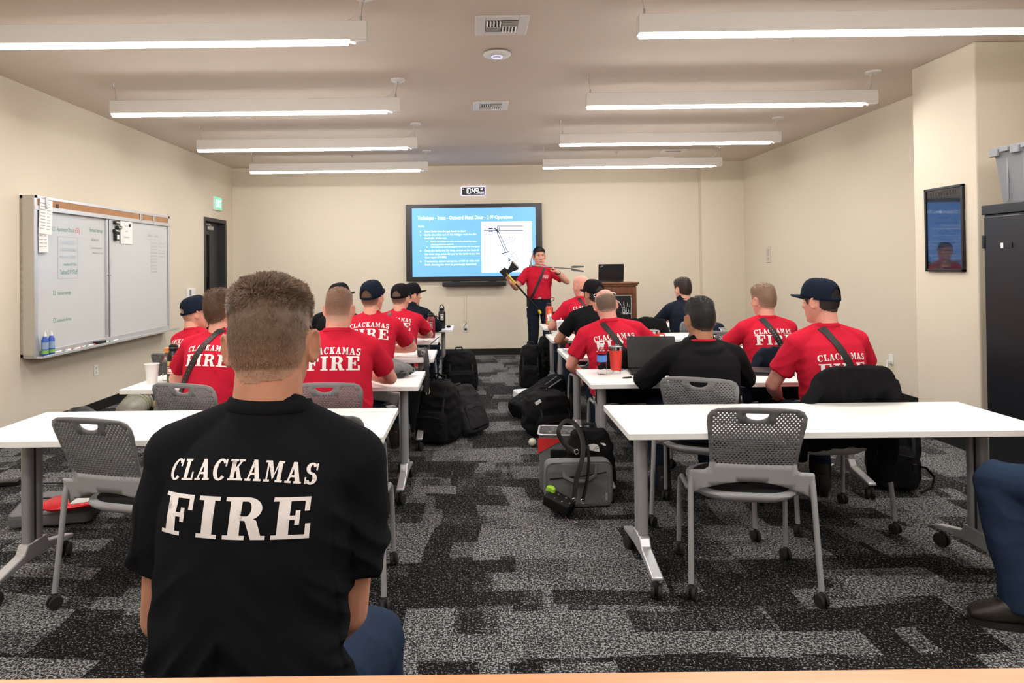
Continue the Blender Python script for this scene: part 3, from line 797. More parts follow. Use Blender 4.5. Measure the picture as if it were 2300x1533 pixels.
# wave field of blue behind the text
wav = [(-.19, .17), (-.12, .20), (-.04, .16), (.05, .15), (.12, .19), (.19, .17), (.19, -.25), (.1, -.22), (0, -.27), (-.1, -.23), (-.19, -.26)]
b.mi = 2; b.add([(px_ + .0003, -u, z) for u, z in wav], [tuple(range(len(wav)))])
b.mi = 1
for k, (s, wdt, zz) in enumerate((('Organizational Priorities', .2, .12), ('Our Mission', .1, .085), ('To Safely protect and preserve', .24, .05), ('life and property', .14, .02), ('Our Purpose', .11, -.03), ('Service Before Self', .17, -.055), ('Our Vision', .1, -.09), ('A safe and prepared community', .24, -.115), ('Our Values', .09, -.15), ('Trust Courage Honor', .2, -.175), ('Professionalism', .15, -.2), ('Here for you', .08, -.3))):
    vs, fs = text_tris(s, .02); k_ = wdt / max(x for x, y in vs); b.add([(px_ - .0002, wdt / 2 - x * k_, zz + y) for x, y in vs], fs)
b.build('print', [mat('poster_dark', (.01, .012, .02), .2), M['paper'], mat('poster_blue', (.10, .25, .66), .25)], t, smooth=False)
b = MB(); b.b2(-.0175, -.016, -fw_ / 2 + .02, fw_ / 2 - .02, -fh_ / 2 + .02, fh_ / 2 - .02); b.build('glazing', mat('glazing', (1, 1, 1), .02, trans=1, ior=1.45), t, smooth=False)

# locker and tote
t = thing('metal_locker', 'tall black metal locker cabinet standing near the column', 'cabinet', (3.5, 4.58, 0))
b = MB(); b.b2(.012, .5, -.92, 0, .06, 1.78); b.b2(-.004, .5, -.925, .005, 1.78, 1.845); b.b2(.02, .49, -.9, -.02, 0, .06); b.build('body', M['locker'], t, bevel=.004)
for k in range(2):
    b = MB(); y1 = -.02 - k * .445; y0 = y1 - .435
    b.b2(-.008, .01, y0, y1, .08, 1.765); d = b.build('door', M['locker'], t, bevel=.005)
    b = MB(); hy = y1 - .03 if k else y0 + .03; b.b2(-.03, -.008, hy - .012, hy + .012, .95, 1.1); b.build('handle', M['darkframe'], d, bevel=.004)
    for zz in (.3, 1.55):
        b = MB(); hy = y0 if k else y1; b.b2(-.014, -.004, hy - .01, hy + .01, zz, zz + .09); b.build('hinge', M['black'], d, bevel=.002)
b = MB(); b.b2(-.012, -.008, -.26, -.17, 1.55, 1.585); b.mi = 1; b.b2(-.013, -.011, -.19, -.17, 1.55, 1.585); b.build('name_holder', [M['black'], M['whiteplastic']], t)
t = thing('storage_tote', 'grey plastic tote with a hinged lid on top of the locker', 'tote', (3.78, 4.36, 1.845))
b = MB(); b.rings([[(s * sx_ * .17 - .0, q * sy_ * .24, z) for sx_, sy_ in ((1, 1), (-1, 1), (-1, -1), (1, -1))] for z, s, q in ((0, .82, .84), (.02, .86, .87), (.33, 1, 1), (.36, 1.08, 1.05), (.37, 1.08, 1.05))])
for k in range(3): b.box((-.165, -.14 + k * .14, .17), (.012, .012, .3))
b.build('tub', M['tote'], t, bevel=.006)
b = MB(); b.box((0, 0, .385), (.38, .52, .02))
for k in range(6): b.box((-.19, -.22 + k * .088, .372 - .012 * (k % 2)), (.02, .07, .03 + .02 * (k % 2)))
for k in range(8): b.box((0, -.22 + k * .063, .405 + .004 * (k % 2)), (.16, .05, .02))
b.build('lid', M['tote'], t, bevel=.004)

# counter at the viewer
t = thing('wooden_counter', 'orange wooden counter top along the bottom edge of the picture', 'counter', (0, 0, 0))
b = MB(); b.box((0, .41, 1.03), (3.6, .6, .04), Matrix.Rotation(-.001, 3, 'Z')); b.build('worktop', M['desk'], t, bevel=.004)
b = MB(); b.b2(-1.7, 1.7, .16, .64, 0, 1.01); b.build('front_panel', M['cherry'], t)

# lectern
t = thing('lectern', 'cherry wood lectern with a black mountain emblem panel at the front of the room', 'lectern', (2.02, 9.3, 0))
b = MB(); b.b2(-.25, .25, 0, .4, .06, 1.17); b.build('body', M['cherry'], t, bevel=.006)
b = MB(); b.b2(-.27, .27, -.02, .42, 0, .07); b.build('plinth', M['cherry'], t, bevel=.008)
b = MB(); b.b2(-.285, .285, -.04, .44, 1.19, 1.215); b.b2(-.27, .27, -.025, .425, 1.165, 1.19); b.build('top', M['cherry'], t, bevel=.008)
b = MB(); b.b2(-.25, -.2, -.012, 0, .1, 1.14); b.b2(.2, .25, -.012, 0, .1, 1.14); b.b2(-.2, .2, -.012, 0, 1.06, 1.14); b.b2(-.2, .2, -.012, 0, .1, .16); b.build('front_frame', M['cherry'], t, bevel=.004)
b = MB(); pg = rrect(.36, .74, .02)
b.prism([(x, z + .67) for x, z in pg], 0, .012, (0, 0, 0)); b.mi = 1
A = rrect(.35, .73, .018); B = rrect(.338, .718, .014)
b.rings([[(x, -.0125, z + .67) for x, z in q] for q in (A, B)], cap=False)
def fl(P_, y=-.0128): b.add([(x, y, z) for x, z in P_], [tuple(range(len(P_)))])
mt = [(-.15, .80), (-.07, .93), (-.03, .965), (.01, .94), (.03, .90)]
for i in range(len(mt) - 1):
    a, c = V((mt[i][0], 0, mt[i][1])), V((mt[i + 1][0], 0, mt[i + 1][1])); n = V((-(c.z - a.z), 0, c.x - a.x)).normalized() * .006
    b.add([a - n + V((0, -.0128, 0)), c - n + V((0, -.0128, 0)), c + n + V((0, -.0128, 0)), a + n + V((0, -.0128, 0))], [(0, 1, 2, 3)])
for tx_, s in ((.07, 1), (.12, .85), (.15, .6), (.04, .55)):
    for k in range(4): fl([(tx_ - .032 * s * (1 - k * .2), .77 + k * .035 * s), (tx_ + .032 * s * (1 - k * .2), .77 + k * .035 * s), (tx_, .84 + k * .04 * s)])
fl([(-.15, .7), (-.1, .78), (-.05, .72), (0, .8), (.05, .7), (0, .68), (-.08, .66)])
fl([(-.1, .5), (0, .62), (.12, .54), (.14, .46), (.02, .5)]); fl([(-.14, .42), (.13, .42), (.1, .36), (-.1, .37)])
b.build('emblem_panel', [M['black'], M['alulight']], t, smooth=False)
def laptop(name, label, loc, rz, op=1.9, colr=None, sz=(.33, .22), mark=False):
    t = thing(name, label, 'laptop', loc, rz)
    colr = colr or M['black']
    w2, d2 = sz
    b = MB(); b.prism([(x, y) for x, y in rrect(w2, d2, .01)], 0, .016, (0, 0, 0), (1, 0, 0), (0, 1, 0)); b.build('base', colr, t, bevel=.002)
    b = MB()
    for i in range(13):
        for j in range(5): b.box((-w2 * .43 + i * w2 * .072, d2 * .3 - j * .019, .0172), (.017, .015, .002))
    b.box((0, -d2 * .3, .0168), (.1, .05, .001))
    if op > .2: b.build('keyboard', M['rubber'], t)
    b = MB(); b.xf = Matrix.Translation((0, d2 / 2 - .004, .018)) @ Matrix.Rotation(-op, 4, 'X')
    b.prism([(x, y - d2 / 2) for x, y in rrect(w2, d2, .01)], 0, .008, (0, 0, 0), (1, 0, 0), (0, 1, 0))
    if mark:
        b.mi = 1; put_text(b, 'ThinkPad', .03, (.155, -.19, .0085), (-.88, -.47, 0), (.47, -.88, 0), width=.05)
    b.build('lid', [colr, M['alulight']], t, bevel=.002)
    return t
# ---------------------------------------------------------------- tables
def caster_mb(b, x, y, r=.032, w_=.04, a=0.):
    ax = V((math.cos(a), math.sin(a), 0))
    for s in (-1, 1):
        c = V((x, y, r)) + ax * s * w_ * .3
        b.lathe([(r * .5, -w_ * .17), (r * .95, -w_ * .15), (r, -w_ * .05), (r, w_ * .08), (r * .9, w_ * .17), (r * .3, w_ * .19)], c, 18, axis=ax * s)
    b.caps((x, y, r), (x, y, r * 1.9), r * .55, r * .4, 10, 3)
TH = .735
def make_table():
    t = thing('training_table', 'x', 'table')
    W2, D2 = .925, .3
    b = MB(); b.prism(rrect(2 * W2, 2 * D2, .006, 3), TH - .028, TH, (0, 0, 0), (1, 0, 0), (0, 1, 0)); b.build('tabletop', M['white'], t, bevel=.002)
    b = MB(); b.b2(-W2 + .12, W2 - .12, -.02, .02, TH - .065, TH - .029)
    for s in (-1, 1): b.b2(s * (W2 - .12) - .03, s * (W2 - .12) + .03, -.22, .22, TH - .045, TH - .029)
    b.build('beam', M['rubber'], t, bevel=.003)
    for s in (-1, 1):
        x = s * (W2 - .12)
        g = sub('leg', (x, 0, 0), t)
        b = MB()
        for q in (-1, 1):
            b.prism([(px, py) for px, py in rrect(.045, .05, .018, 4, 0, q * .033)], .13, TH - .045, (0, 0, 0), (1, 0, 0), (0, 1, 0))
        b.build('column', M['alu'], g)
        b = MB(); b.b2(-.012, .012, -.02, .02, .14, TH - .05); b.build('channel', M['darkframe'], g)
        b = MB()
        pr = [(-.29, .088), (-.29, .106), (-.09, .15), (-.065, .19), (.065, .19), (.09, .15), (.29, .106), (.29, .088), (.07, .11), (-.07, .11)]
        b.rings([[(xx, y, z) for y, z in pr] for xx in (-.025, .025)]); b.build('foot', M['alulight'], g, bevel=.006)
        for q in (-1, 1):
            b = MB(); caster_mb(b, 0, q * .262, .034, .05, .3 * q); b.build('caster', M['rubber'], g)
    return t
tabs = {}
tb0 = make_table()
TL = [(-1.325, 3.22, 0), (-1.27, 4.43, -.004), (-1.25, 5.63, 0), (-1.28, 6.82, .004), (-1.17, 8.02, 0)]
TR = [(1.60, 3.215, -.01), (1.645, 4.425, 0), (1.66, 5.6, 0), (1.69, 6.82, 0), (1.745, 8.06, 0)]
nm = ('nearest', 'second', 'third', 'fourth', 'farthest')
first = True
for side, T_ in (('L', TL), ('R', TR)):
    for k, (x, y, a) in enumerate(T_):
        lab = f'white training table, the {nm[k]} one from the viewer on the {"whiteboard" if side == "L" else "poster"} side of the aisle'
        if first: o = tb0; o.location = (x, y, 0); o.rotation_euler.z = a; first = False
        else: o = dup(tb0, (x, y, 0), a)
        tag(o, lab, 'table', 'white training tables'); tabs[side, k] = o

# ---------------------------------------------------------------- chairs
def sgn(x): return (x > 0) - (x < 0)
def chair_meshes():
    # 2D outline of the shell: x sideways, s along the back (0 at the lowest edge, .40 at the top)
    def halfw(s):
        if s < .115: return .262
        if s < .145: return .262 - (s - .115) / .03 * .082
        return .178 + (s - .145) * .16
    up = []
    out = []
    n = 10
    for i in range(n + 1):                     # arched lower edge, left to right
        x = -.262 + .524 * i / n; out.append((x, .002 + .075 * (1 - (x / .262) ** 2) ** 1.0 if abs(x) < .262 else 0))
    out[0] = (-.262, 0); out[-1] = (.262, 0)
    out += [(.262, .11), (.255, .118), (.2, .122), (.184, .135), (.181, .16), (.189, .24), (.197, .30), (.203, .34), (.202, .368), (.188, .392), (.16, .403)]
    out += [(.09, .408), (0, .41), (-.09, .408)]
    out += [(-x, y) for x, y in ((.16, .403), (.188, .392), (.202, .368), (.203, .34), (.197, .30), (.189, .24), (.181, .16), (.184, .135), (.2, .122), (.255, .118), (.262, .11))]
    hand = [(.048 * math.cos(a), .385 - .030 * max(0, math.sin(a)) ** .8) for a in [PI * i / 12 for i in range(13)]]
    holes = [hand]
    r = .0043
    j = 0; s = .158
    while s < .388:
        x = -.2 + (.0085 if j % 2 else 0)
        while x < .201:
            lim = .178 + (s - .145) * .09 - .014
            if abs(x) < lim and not (abs(x) < .075 and s > .335) and not (s > .365 and abs(x) > .165) and s < .385 - .02 * (abs(x) < .085) and s > .155 + .02 * (1 - min(1, abs(x) / .12)) * 0:
                holes.append([(x + r * math.cos(a), s + r * math.sin(a)) for a in [2 * PI * q / 6 + .5 for q in range(6)]])
            x += .017
        s += .0098; j += 1
    def ins(x, y):
        if not inpoly(x, y, out): return False
        if inpoly(x, y, hand): return False
        for c in cen.get((round(x / .02), round(y / .02)), ()):
            if (c[0] - x) ** 2 + (c[1] - y) ** 2 < (r * .90) ** 2: return False
        return True
    cen = {}
    for h in holes[1:]:
        cx = sum(p[0] for p in h) / 6; cy = sum(p[1] for p in h) / 6
        for i in (-1, 0, 1):
            for k in (-1, 0, 1): cen.setdefault((round(cx / .02) + i, round(cy / .02) + k), []).append((cx, cy))
    vs, fs = cdt([out] + holes, .03, ins)
    def bend(x, s, off=0):
        u = s / .41
        y = -.205 - .15 * u ** 1.1 + .30 * x * x * (1 - .35 * u)      # leans back, wraps round the sitter
        z = .435 + s * 1.05
        return V((x, y + off, z))
    me = bpy.data.meshes.new('backrest')
    me.from_pydata([bend(x, s) for x, s in vs], [], fs)
    me.materials.append(M['chairback']); me.materials.append(M['chairlight'])
    mi = [1 if sum(vs[i][1] for i in f) / 3 < .158 else 0 for f in fs]
    me.polygons.foreach_set('material_index', mi)
    me.shade_smooth()
    return me
CH_BACK = chair_meshes()
def make_chair():
    t = thing('task_chair', 'x', 'chair')
    o = link(CH_BACK, 'backrest', t)
    q = o.modifiers.new('thick', 'SOLIDIFY'); q.thickness = .006; q.offset = 0
    b = MB(); sh = [(x, y) for x, y in rrect(.45, .43, .14, 8)]
    def rim(w_, h, z): return [(x, y + .02, z + .25 * y * y - .05 * abs(y) * (y < 0)) for x, y in rrect(w_, h, .14, 8)]
    b.rings([rim(.40, .38, .405), rim(.45, .43, .425), rim(.46, .44, .437), rim(.455, .435, .447), rim(.41, .39, .449)]); b.build('seat', M['chairlight'], t)
    b = MB(); b.rings([rim(.40, .38, .446), rim(.412, .392, .452), rim(.39, .37, .462), rim(.2, .2, .458)]); b.build('seat_pad', M['seatfab'], t)
    for s in (-1, 1):
        g = MB(); g.tube([(s * .255, -.2, .55), (s * .257, -.215, .48), (s * .262, -.235, .3), (s * .268, -.262, .07)], .0125, 12); o = g.build('leg', M['tubegrey'], t)
        c = MB(); caster_mb(c, s * .268, -.262, .029, .042, .4 * s); c.build('caster', M['rubber'], o)
        g = MB(); g.tube([(s * .245, -.19, .52), (s * .25, -.16, .46), (s * .25, -.08, .435), (s * .25, .1, .43), (s * .25, .16, .40), (s * .252, .185, .3), (s * .255, .2, .07)], .0115, 12); o = g.build('leg', M['tubegrey'], t)
        c = MB(); caster_mb(c, s * .255, .2, .029, .042, .2 * s); c.build('caster', M['rubber'], o)
    g = MB(); g.tube([(-.25, .06, .425), (-.1, .06, .40), (.1, .06, .40), (.25, .06, .425)], .011, 10); g.tube([(-.25, -.08, .43), (-.1, -.08, .40), (.1, -.08, .40), (.25, -.08, .43)], .011, 10); g.build('crossbar', M['tubegrey'], t)
    return t
ch0 = make_chair(); ch_used = False
def chair(x, y, deg, label, group='grey training chairs'):
    global ch_used
    if not ch_used: o = ch0; o.location = (x, y, 0); o.rotation_euler.z = math.radians(deg); ch_used = True
    else: o = dup(ch0, (x, y, 0), math.radians(deg))
    tag(o, label, 'chair', group); return o
chair(1.25, 3.17, -9, 'empty grey perforated chair at the nearest table on the poster side')
chair(-1.52, 3.12, -15, 'empty grey perforated chair at the nearest table, on the floor beside the grey laptop bag')
chair(-.665, 3.13, 0, 'grey chair mostly hidden behind the seated man in the black t-shirt')
# ---------------------------------------------------------------- people
def skin(name, c): return mat(name, c, .48, spec=.35, bump=.08, bscale=120, var=.10, vscale=14)
SK = dict(fair=skin('skin_fair', (.68, .34, .25)), tan=skin('skin_tan', (.50, .24, .155)), pink=skin('skin_pink', (.70, .32, .25)), brown=skin('skin_brown', (.40, .19, .11)))
def cloth(name, c, **k): return mat(name, c, .9, spec=.08, bump=.25, bscale=450, sheen=.0, **k)
CL = dict(red=cloth('red_cotton', (.56, .017, .042)), black=cloth('black_cotton', (.0085, .009, .011)), hoodie=cloth('black_fleece', (.010, .010, .011)), navy=cloth('navy_twill', (.012, .018, .032)),
          blue=cloth('blue_twill', (.019, .033, .064)), capnavy=cloth('navy_cap_twill', (.010, .015, .028)), capblack=cloth('black_cap_twill', (.010, .010, .013)), darknavy=cloth('dark_navy_fleece', (.012, .016, .026)))
PRINT = mat('white_print', (.84, .82, .80), .7, var=.06, vscale=60)
PRINTW = None
STRAP = mat('black_leather_strap', (.012, .012, .013), .5)
BOOT = mat('brown_black_boot', (.022, .018, .013), .45, bump=.3, bscale=60)
SOLE = mat('boot_sole', (.012, .011, .010), .6)
def worn_print():
    m = mat('worn_white_print', (.84, .80, .79), .75)
    nt = m.node_tree; b = nt.nodes['Principled BSDF']
    tc = nt.nodes.new('ShaderNodeTexCoord'); n = nt.nodes.new('ShaderNodeTexNoise'); n.inputs['Scale'].default_value = 26; n.inputs['Detail'].default_value = 8; n.inputs['Roughness'].default_value = .75
    r = nt.nodes.new('ShaderNodeValToRGB'); r.color_ramp.elements[0].position = .30; r.color_ramp.elements[1].position = .40
    r.color_ramp.elements[0].color = (.25, .23, .23, 1); r.color_ramp.elements[1].color = (.84, .80, .79, 1)
    nt.links.new(tc.outputs['Object'], n.inputs['Vector']); nt.links.new(n.outputs['Fac'], r.inputs[0]); nt.links.new(r.outputs[0], b.inputs['Base Color'])
    return m
PRINTW = worn_print()
_hm = {}
def hair_mat(key, dark, light):
    if key in _hm: return _hm[key]
    m = bpy.data.materials.new('hair_' + key); m.use_nodes = True; nt = m.node_tree; b = nt.nodes['Principled BSDF']
    b.inputs['Roughness'].default_value = .55; b.inputs['Specular IOR Level'].default_value = .35
    a = nt.nodes.new('ShaderNodeAttribute'); a.attribute_name = 'tone'
    r = nt.nodes.new('ShaderNodeMix'); r.data_type = 'RGBA'
    r.inputs['A'].default_value = (*light, 1); r.inputs['B'].default_value = (*dark, 1)
    n = nt.nodes.new('ShaderNodeTexNoise'); n.inputs['Scale'].default_value = 160; n.inputs['Detail'].default_value = 3
    tc = nt.nodes.new('ShaderNodeTexCoord'); nt.links.new(tc.outputs['Object'], n.inputs['Vector'])
    mm = nt.nodes.new('ShaderNodeMath'); mm.operation = 'MULTIPLY_ADD'; nt.links.new(n.outputs['Fac'], mm.inputs[0]); mm.inputs[1].default_value = .5; 
    ad = nt.nodes.new('ShaderNodeMath'); ad.operation = 'ADD'; ad.use_clamp = True; ad.inputs[1].default_value = -.25
    nt.links.new(a.outputs['Fac'], mm.inputs[2]); nt.links.new(mm.outputs[0], ad.inputs[0]); nt.links.new(ad.outputs[0], r.inputs['Factor'])
    nt.links.new(r.outputs['Result'], b.inputs['Base Color'])
    _hm[key] = m
    return m

def se_ring(c, X_, Y_, rx, ryf, ryb, n=28, e=2.3):
    """superellipse ring; ryf front radius, ryb back radius"""
    P = []
    for k in range(n):
        a = 2 * PI * k / n; ca, sa = math.cos(a), math.sin(a)
        x = abs(ca) ** (2 / e) * sgn(ca) * rx; y = abs(sa) ** (2 / e) * sgn(sa) * (ryf if sa > 0 else ryb)
        P.append(c + X_ * x + Y_ * y)
    return P

class Pose:
    def __init__(s, sh=.46, lean=8, side=0., k=1., w=1., curve=0., twist=0.):
        s.sh, s.k, s.w = sh, k, w
        s.lean, s.side, s.curve = math.radians(lean), side, math.radians(curve)
        s.twist = math.radians(twist)
        s.C = []; p = V((0, 0, sh)); n = 80; dt = .70 / n
        for i in range(n + 1):
            t = i * dt; a = s.ang(t)
            s.C.append(p.copy())
            p = p + V((s.side / .64 * dt * k, math.sin(a) * dt * k, math.cos(a) * dt * k))
    def ang(s, t):
        return s.lean * min(1, t / .25) + s.curve * max(0, (t - .3) / .4)
    def T(s, x, y, t):
        q = max(0, min(.6999, t)) / .70 * 80; i = int(q); f = q - i
        c = s.C[i].lerp(s.C[i + 1], f)
        if t > .70 or t < 0: c = c + V((0, math.sin(s.ang(t)), math.cos(s.ang(t)))) * ((t - max(0, min(.7, t))) * s.k)
        a = s.ang(t)
        tw = s.twist * min(1, max(0, t / .5))
        X_ = V((math.cos(tw), math.sin(tw), 0)); Y_ = V((-math.sin(tw), math.cos(tw), 0))
        X_ = (X_ - V((0, 0, s.side / .64 * .6))).normalized()
        Y_ = V((Y_.x, Y_.y * math.cos(a), -math.sin(a)))
        return c + X_ * x * s.w + Y_ * y
def ik(S, Wt, l1, l2, pole):
    d = Wt - S; L = d.length
    if L > (l1 + l2) * .995: Wt = S + d * ((l1 + l2) * .995 / L); d = Wt - S; L = d.length
    a = (l1 * l1 - l2 * l2 + L * L) / (2 * L); h = math.sqrt(max(0, l1 * l1 - a * a))
    dn = d / L; p = V(pole); p = (p - dn * p.dot(dn)).normalized()
    return S + dn * a + p * h, Wt

TOR = [(-.02, .165, .10, .13), (.05, .178, .115, .135), (.12, .170, .118, .125), (.20, .155, .115, .112), (.30, .160, .112, .112), (.40, .172, .112, .122), (.47, .178, .105, .125), (.53, .172, .09, .112), (.575, .14, .07, .092), (.61, .095, .058, .075), (.64, .068, .055, .062)]
HEAD = [(.118, .010, .0, -.03), (.113, .029, .032, -.056), (.102, .048, .058, -.079), (.083, .064, .077, -.095), (.056, .074, .088, -.103), (.025, .0775, .0925, -.106), (.0, .0765, .088, -.104), (-.025, .0745, .087, -.098), (-.05, .070, .087, -.083), (-.072, .064, .086, -.058), (-.092, .055, .083, -.035), (-.110, .043, .078, -.012), (-.124, .026, .070, .01)]

def hand(b, wr, d, nrm, side, curl=(20, 25, 15), spread=.0, r=.0086):
    """palm, five bent fingers; d points to the fingers, nrm out of the palm, side=+1 right hand"""
    d = V(d).normalized(); nrm = (V(nrm) - d * V(nrm).dot(d)).normalized(); x = d.cross(nrm) * side   # towards the little finger side
    x.normalize()
    rings_ = []
    for q, wd, th in ((-.01, .026, .019), (.015, .030, .018), (.045, .040, .016), (.075, .043, .0145), (.095, .040, .012)):
        rings_.append([wr + d * q + x * math.cos(k * PI / 7) * wd + nrm * math.sin(k * PI / 7) * th for k in range(14)])
    b.rings(rings_)
    for i, (o, L) in enumerate(((-.032, .072), (-.011, .080), (.011, .075), (.031, .060))):
        p = wr + d * (.088 - abs(o) * .15) + x * o
        ang = 0; prev = p
        for j, f in enumerate((.45, .32, .23)):
            ang += math.radians(curl[j] * (1 + .12 * i))
            dd = (d * math.cos(ang) + nrm * math.sin(ang) + x * o * spread).normalized()
            nx = prev + dd * L * f * 1.05
            b.caps(prev, nx, r * (1 - .08 * j), r * (.93 - .08 * j), 10, 3); prev = nx
    p = wr + d * .025 - x * .028 + nrm * .004
    q = p + (d * .7 - x * .6 + nrm * .5).normalized() * .042
    b.caps(p, q, .013, .0105, 10, 3)
    q2 = q + (d * .85 - x * .1 + nrm * .6).normalized() * .033
    b.caps(q, q2, .0105, .009, 10, 3)

def person(label, x, y, rz=0, sh=.472, lean=8, curve=8, side=0., k=1., w=1., twist=0, head=(0, 0, 0), sk='fair', top='red', long=False, arms=None, legs=None, trousers='navy',
           hair=None, cap=None, text=True, strap=None, voxel=.006, neck=.057, jaw=1., belly=0., face=False, standing=False, collar='crew', group='seated students', fold=1., handp=None, tw=.30, tz=-.02, tu=0., printm=None, strands=0, pocket=False, legsonly=False, kneeR=.062, shoes=True, ht=None, nk=0., front=False, chest=False, smooth=12):
    if ht:
        q = Pose(sh, lean, side, 1, w, curve, twist); cp_ = .012 if cap else min(.014, (hair or {}).get('top', .0) * .7)
        k = (ht - sh - .120 * math.cos(q.ang(.6)) - .118 - nk - cp_) / (q.C[75].z - sh)
    ps = Pose(sh, lean, side, k, w, curve, twist); T = ps.T
    B = MB()
    # torso under the shirt
    B.rings([[p for p in se_ring(V((0, 0, 0)), V((1, 0, 0)), V((0, 1, 0)), 1, 1, 1, 24)] for q in ()] or [[T(p.x, p.y, t) for p in se_ring(V((0, 0, 0)), V((1, 0, 0)), V((0, 1, 0)), rx * .93, rf * .93, rb * .93, 24)] for t, rx, rf, rb in TOR if t > 0])
    # head frame
    piv = T(0, -.012, .655)
    yw, pt, rl = (math.radians(a) for a in head)
    HR = (Matrix.Rotation(yw, 3, 'Z') @ Matrix.Rotation(-pt, 3, 'X') @ Matrix.Rotation(rl, 3, 'Y'))
    hc = piv + HR @ V((0, .022, .120 + nk))
    HM = Matrix.Translation(hc) @ HR.to_4x4()
    B.caps(T(0, -.015, .58), hc + HR @ V((0, -.03, -.055)), neck * 1.12, neck, 20, 4)
    B.xf = HM
    B.rings([[p for p in se_ring(V((0, 0, z)), V((1, 0, 0)), V((0, 1, 0)), rx * (jaw if z < -.03 else 1), yf, -yb, 28, 2.2)] for z, rx, yf, yb in HEAD])
    B.ell((0, .088, -.012), (.0105, .012, .026)); B.ell((0, .103, -.030), (.012, .012, .0105)); 
    for s in (-1, 1):
        B.ell((s * .011, .094, -.034), (.008, .010, .007))
        B.ell((s * .030, .079, .026), (.024, .010, .006), Matrix.Rotation(s * .15, 3, 'Y'))
        B.ell((s * .048, .064, -.022), (.017, .014, .014))
        er = Matrix.Rotation(-s * .55, 3, 'Z') @ Matrix.Rotation(s * .1, 3, 'Y')
        ec = V((s * .081, -.010, -.008))
        B.ell(ec, (.005, .018, .030), er)
        pts = [ec + er @ V((s * .006, .0185 * math.cos(a) * (1 if a < PI else .9), .033 * math.sin(a))) for a in [(-.35 + 1.55 * i / 12) * PI for i in range(13)]]
        B.tube(pts, .0045, 8)
        B.ell(ec + er @ V((s * .003, .002, -.026)), (.005, .009, .010), er)
    B.ell((0, .0845, -.063), (.021, .0085, .0048)); B.ell((0, .0835, -.0725), (.018, .0085, .0056)); B.ell((0, .074, -.105), (.020, .014, .015))
    B.xf = None
    # arms
    armd = []
    for i, s in enumerate((-1, 1)):
        S = T(s * .176, 0, .548)
        tgt = (arms or {}).get(s, dict())
        wr = V(tgt.get('w', (s * .13, .40, sh + .335)))
        e, wr = ik(S, wr, .30 * k, .262 * k, tgt.get('p', (s * .9, -.2, -.6)))
        armd.append((s, S, e, wr))
        B.caps(T(s * .12, 0, .555), S, .06, .056, 14, 3)
        B.tube([S, S.lerp(e, .35), S.lerp(e, .75), e], [.052, .050, .044, .040], 14)
        B.ell(e, (.040, .040, .040))
        B.tube([e, e.lerp(wr, .28), e.lerp(wr, .7), wr], [.040, .043, .034, .0265], 14)
        fd = (wr - e).normalized()
        hd = V(tgt.get('d', fd)); hn = V(tgt.get('n', (0, 0, -1) if abs(fd.z) < .8 else (-s, 0, 0)))
        B.ell(wr, (.026, .026, .026))
        hand(B, wr, hd, hn, s, tgt.get('curl', (20, 25, 15)))
    # legs
    lg = []
    for s in (-1, 1):
        hp = V((s * .092 * w, .0, sh + .085)) if not standing else V((s * .09, 0, sh - .0))
        L = (legs or {}).get(s)
        kn, an, fd = (V(q) for q in L) if L else (V((s * .17, .44, sh + .07)), V((s * .15, .42, .10)), V((s * .15, 1, 0)))
        lg.append((s, hp, kn, an, fd))
        B.tube([hp, kn, an], [.075, .05, .035], 14); B.ell(kn, (.05, .05, .05)); B.caps(an, an + V((0, 0, -.03)) + fd.normalized() * .04, .03, .026, 12, 3)
    me = bake(B, voxel, 2)
    co = getco(me); iv = np.array(HM.inverted())
    hcod = co @ iv[:3, :3].T + iv[:3, 3]
    if face or True:   # eye sockets
        d = np.zeros(len(co))
        for s in (-1, 1):
            r2 = ((hcod[:, 0] - s * .031) / .016) ** 2 + ((hcod[:, 2] - .006) / .010) ** 2
            d += -.0075 * np.exp(-r2) * (hcod[:, 1] > .04)
        dn = np.array(HR @ V((0, 1, 0))); co += d[:, None] * dn
        setco(me, co)
    me.materials.append(SK[sk]); me.name = 'person'
    body = link(me, 'person'); body.location = (x, y, 0); body.rotation_euler.z = math.radians(rz)
    tag(body, label, 'person', group)
    # shirt
    cm = CL[top] if isinstance(top, str) else top
    bu = .010 if not long else .018
    Sh = MB()
    def tr(t, rx, rf, rb):
        bl = belly * math.exp(-((t - .2) / .14) ** 2)
        drape = .012 * (1 - sstep(np.array(t), .15, .45)) if not standing else .0
        return [T(p.x, p.y, t) for p in se_ring(V((0, 0, 0)), V((1, 0, 0)), V((0, 1, 0)), rx + bu + float(drape) + bl * .6, rf + bu + bl, rb + bu + float(drape) * .8 + bl * .4, 36, 2.35)]
    lo = [(.035, .168, .112, .130)] if not standing else [(.145, .157, .108, .114)]
    Sh.rings([tr(*q) for q in lo + [q for q in TOR if q[0] > (.045 if not standing else .16)]])
    for s, S, e, wr in armd:
        Sh.caps(T(s * .045, -.004, .615), S + V((0, 0, .004)), .052, .064, 18, 4)
        Sh.caps(T(s * .12, 0, .50), S, .075, .062, 18, 4)
        if long:
            Sh.tube([S, S.lerp(e, .4), S.lerp(e, .8), e], [.068, .066, .058, .054], 20); Sh.ell(e, (.054, .054, .054))
            Sh.tube([e, e.lerp(wr, .3), e.lerp(wr, .8), e.lerp(wr, .97)], [.058, .056, .047, .040], 18)
        else:
            Sh.tube([S - (e - S).normalized() * .02, S.lerp(e, .3), S.lerp(e, .56), S.lerp(e, .66)], [.060, .065, .065, .066], 22)
    nb, nh = T(0, -.014, .632), T(0, -.006, .66 if collar == 'crew' else .685)
    nr = max(neck * 1.13, .064)
    Sh.tube([T(0, -.012, .59), nb, nh], [nr + .012, nr + .006, nr + (.002 if collar == 'crew' else .006)], 28)
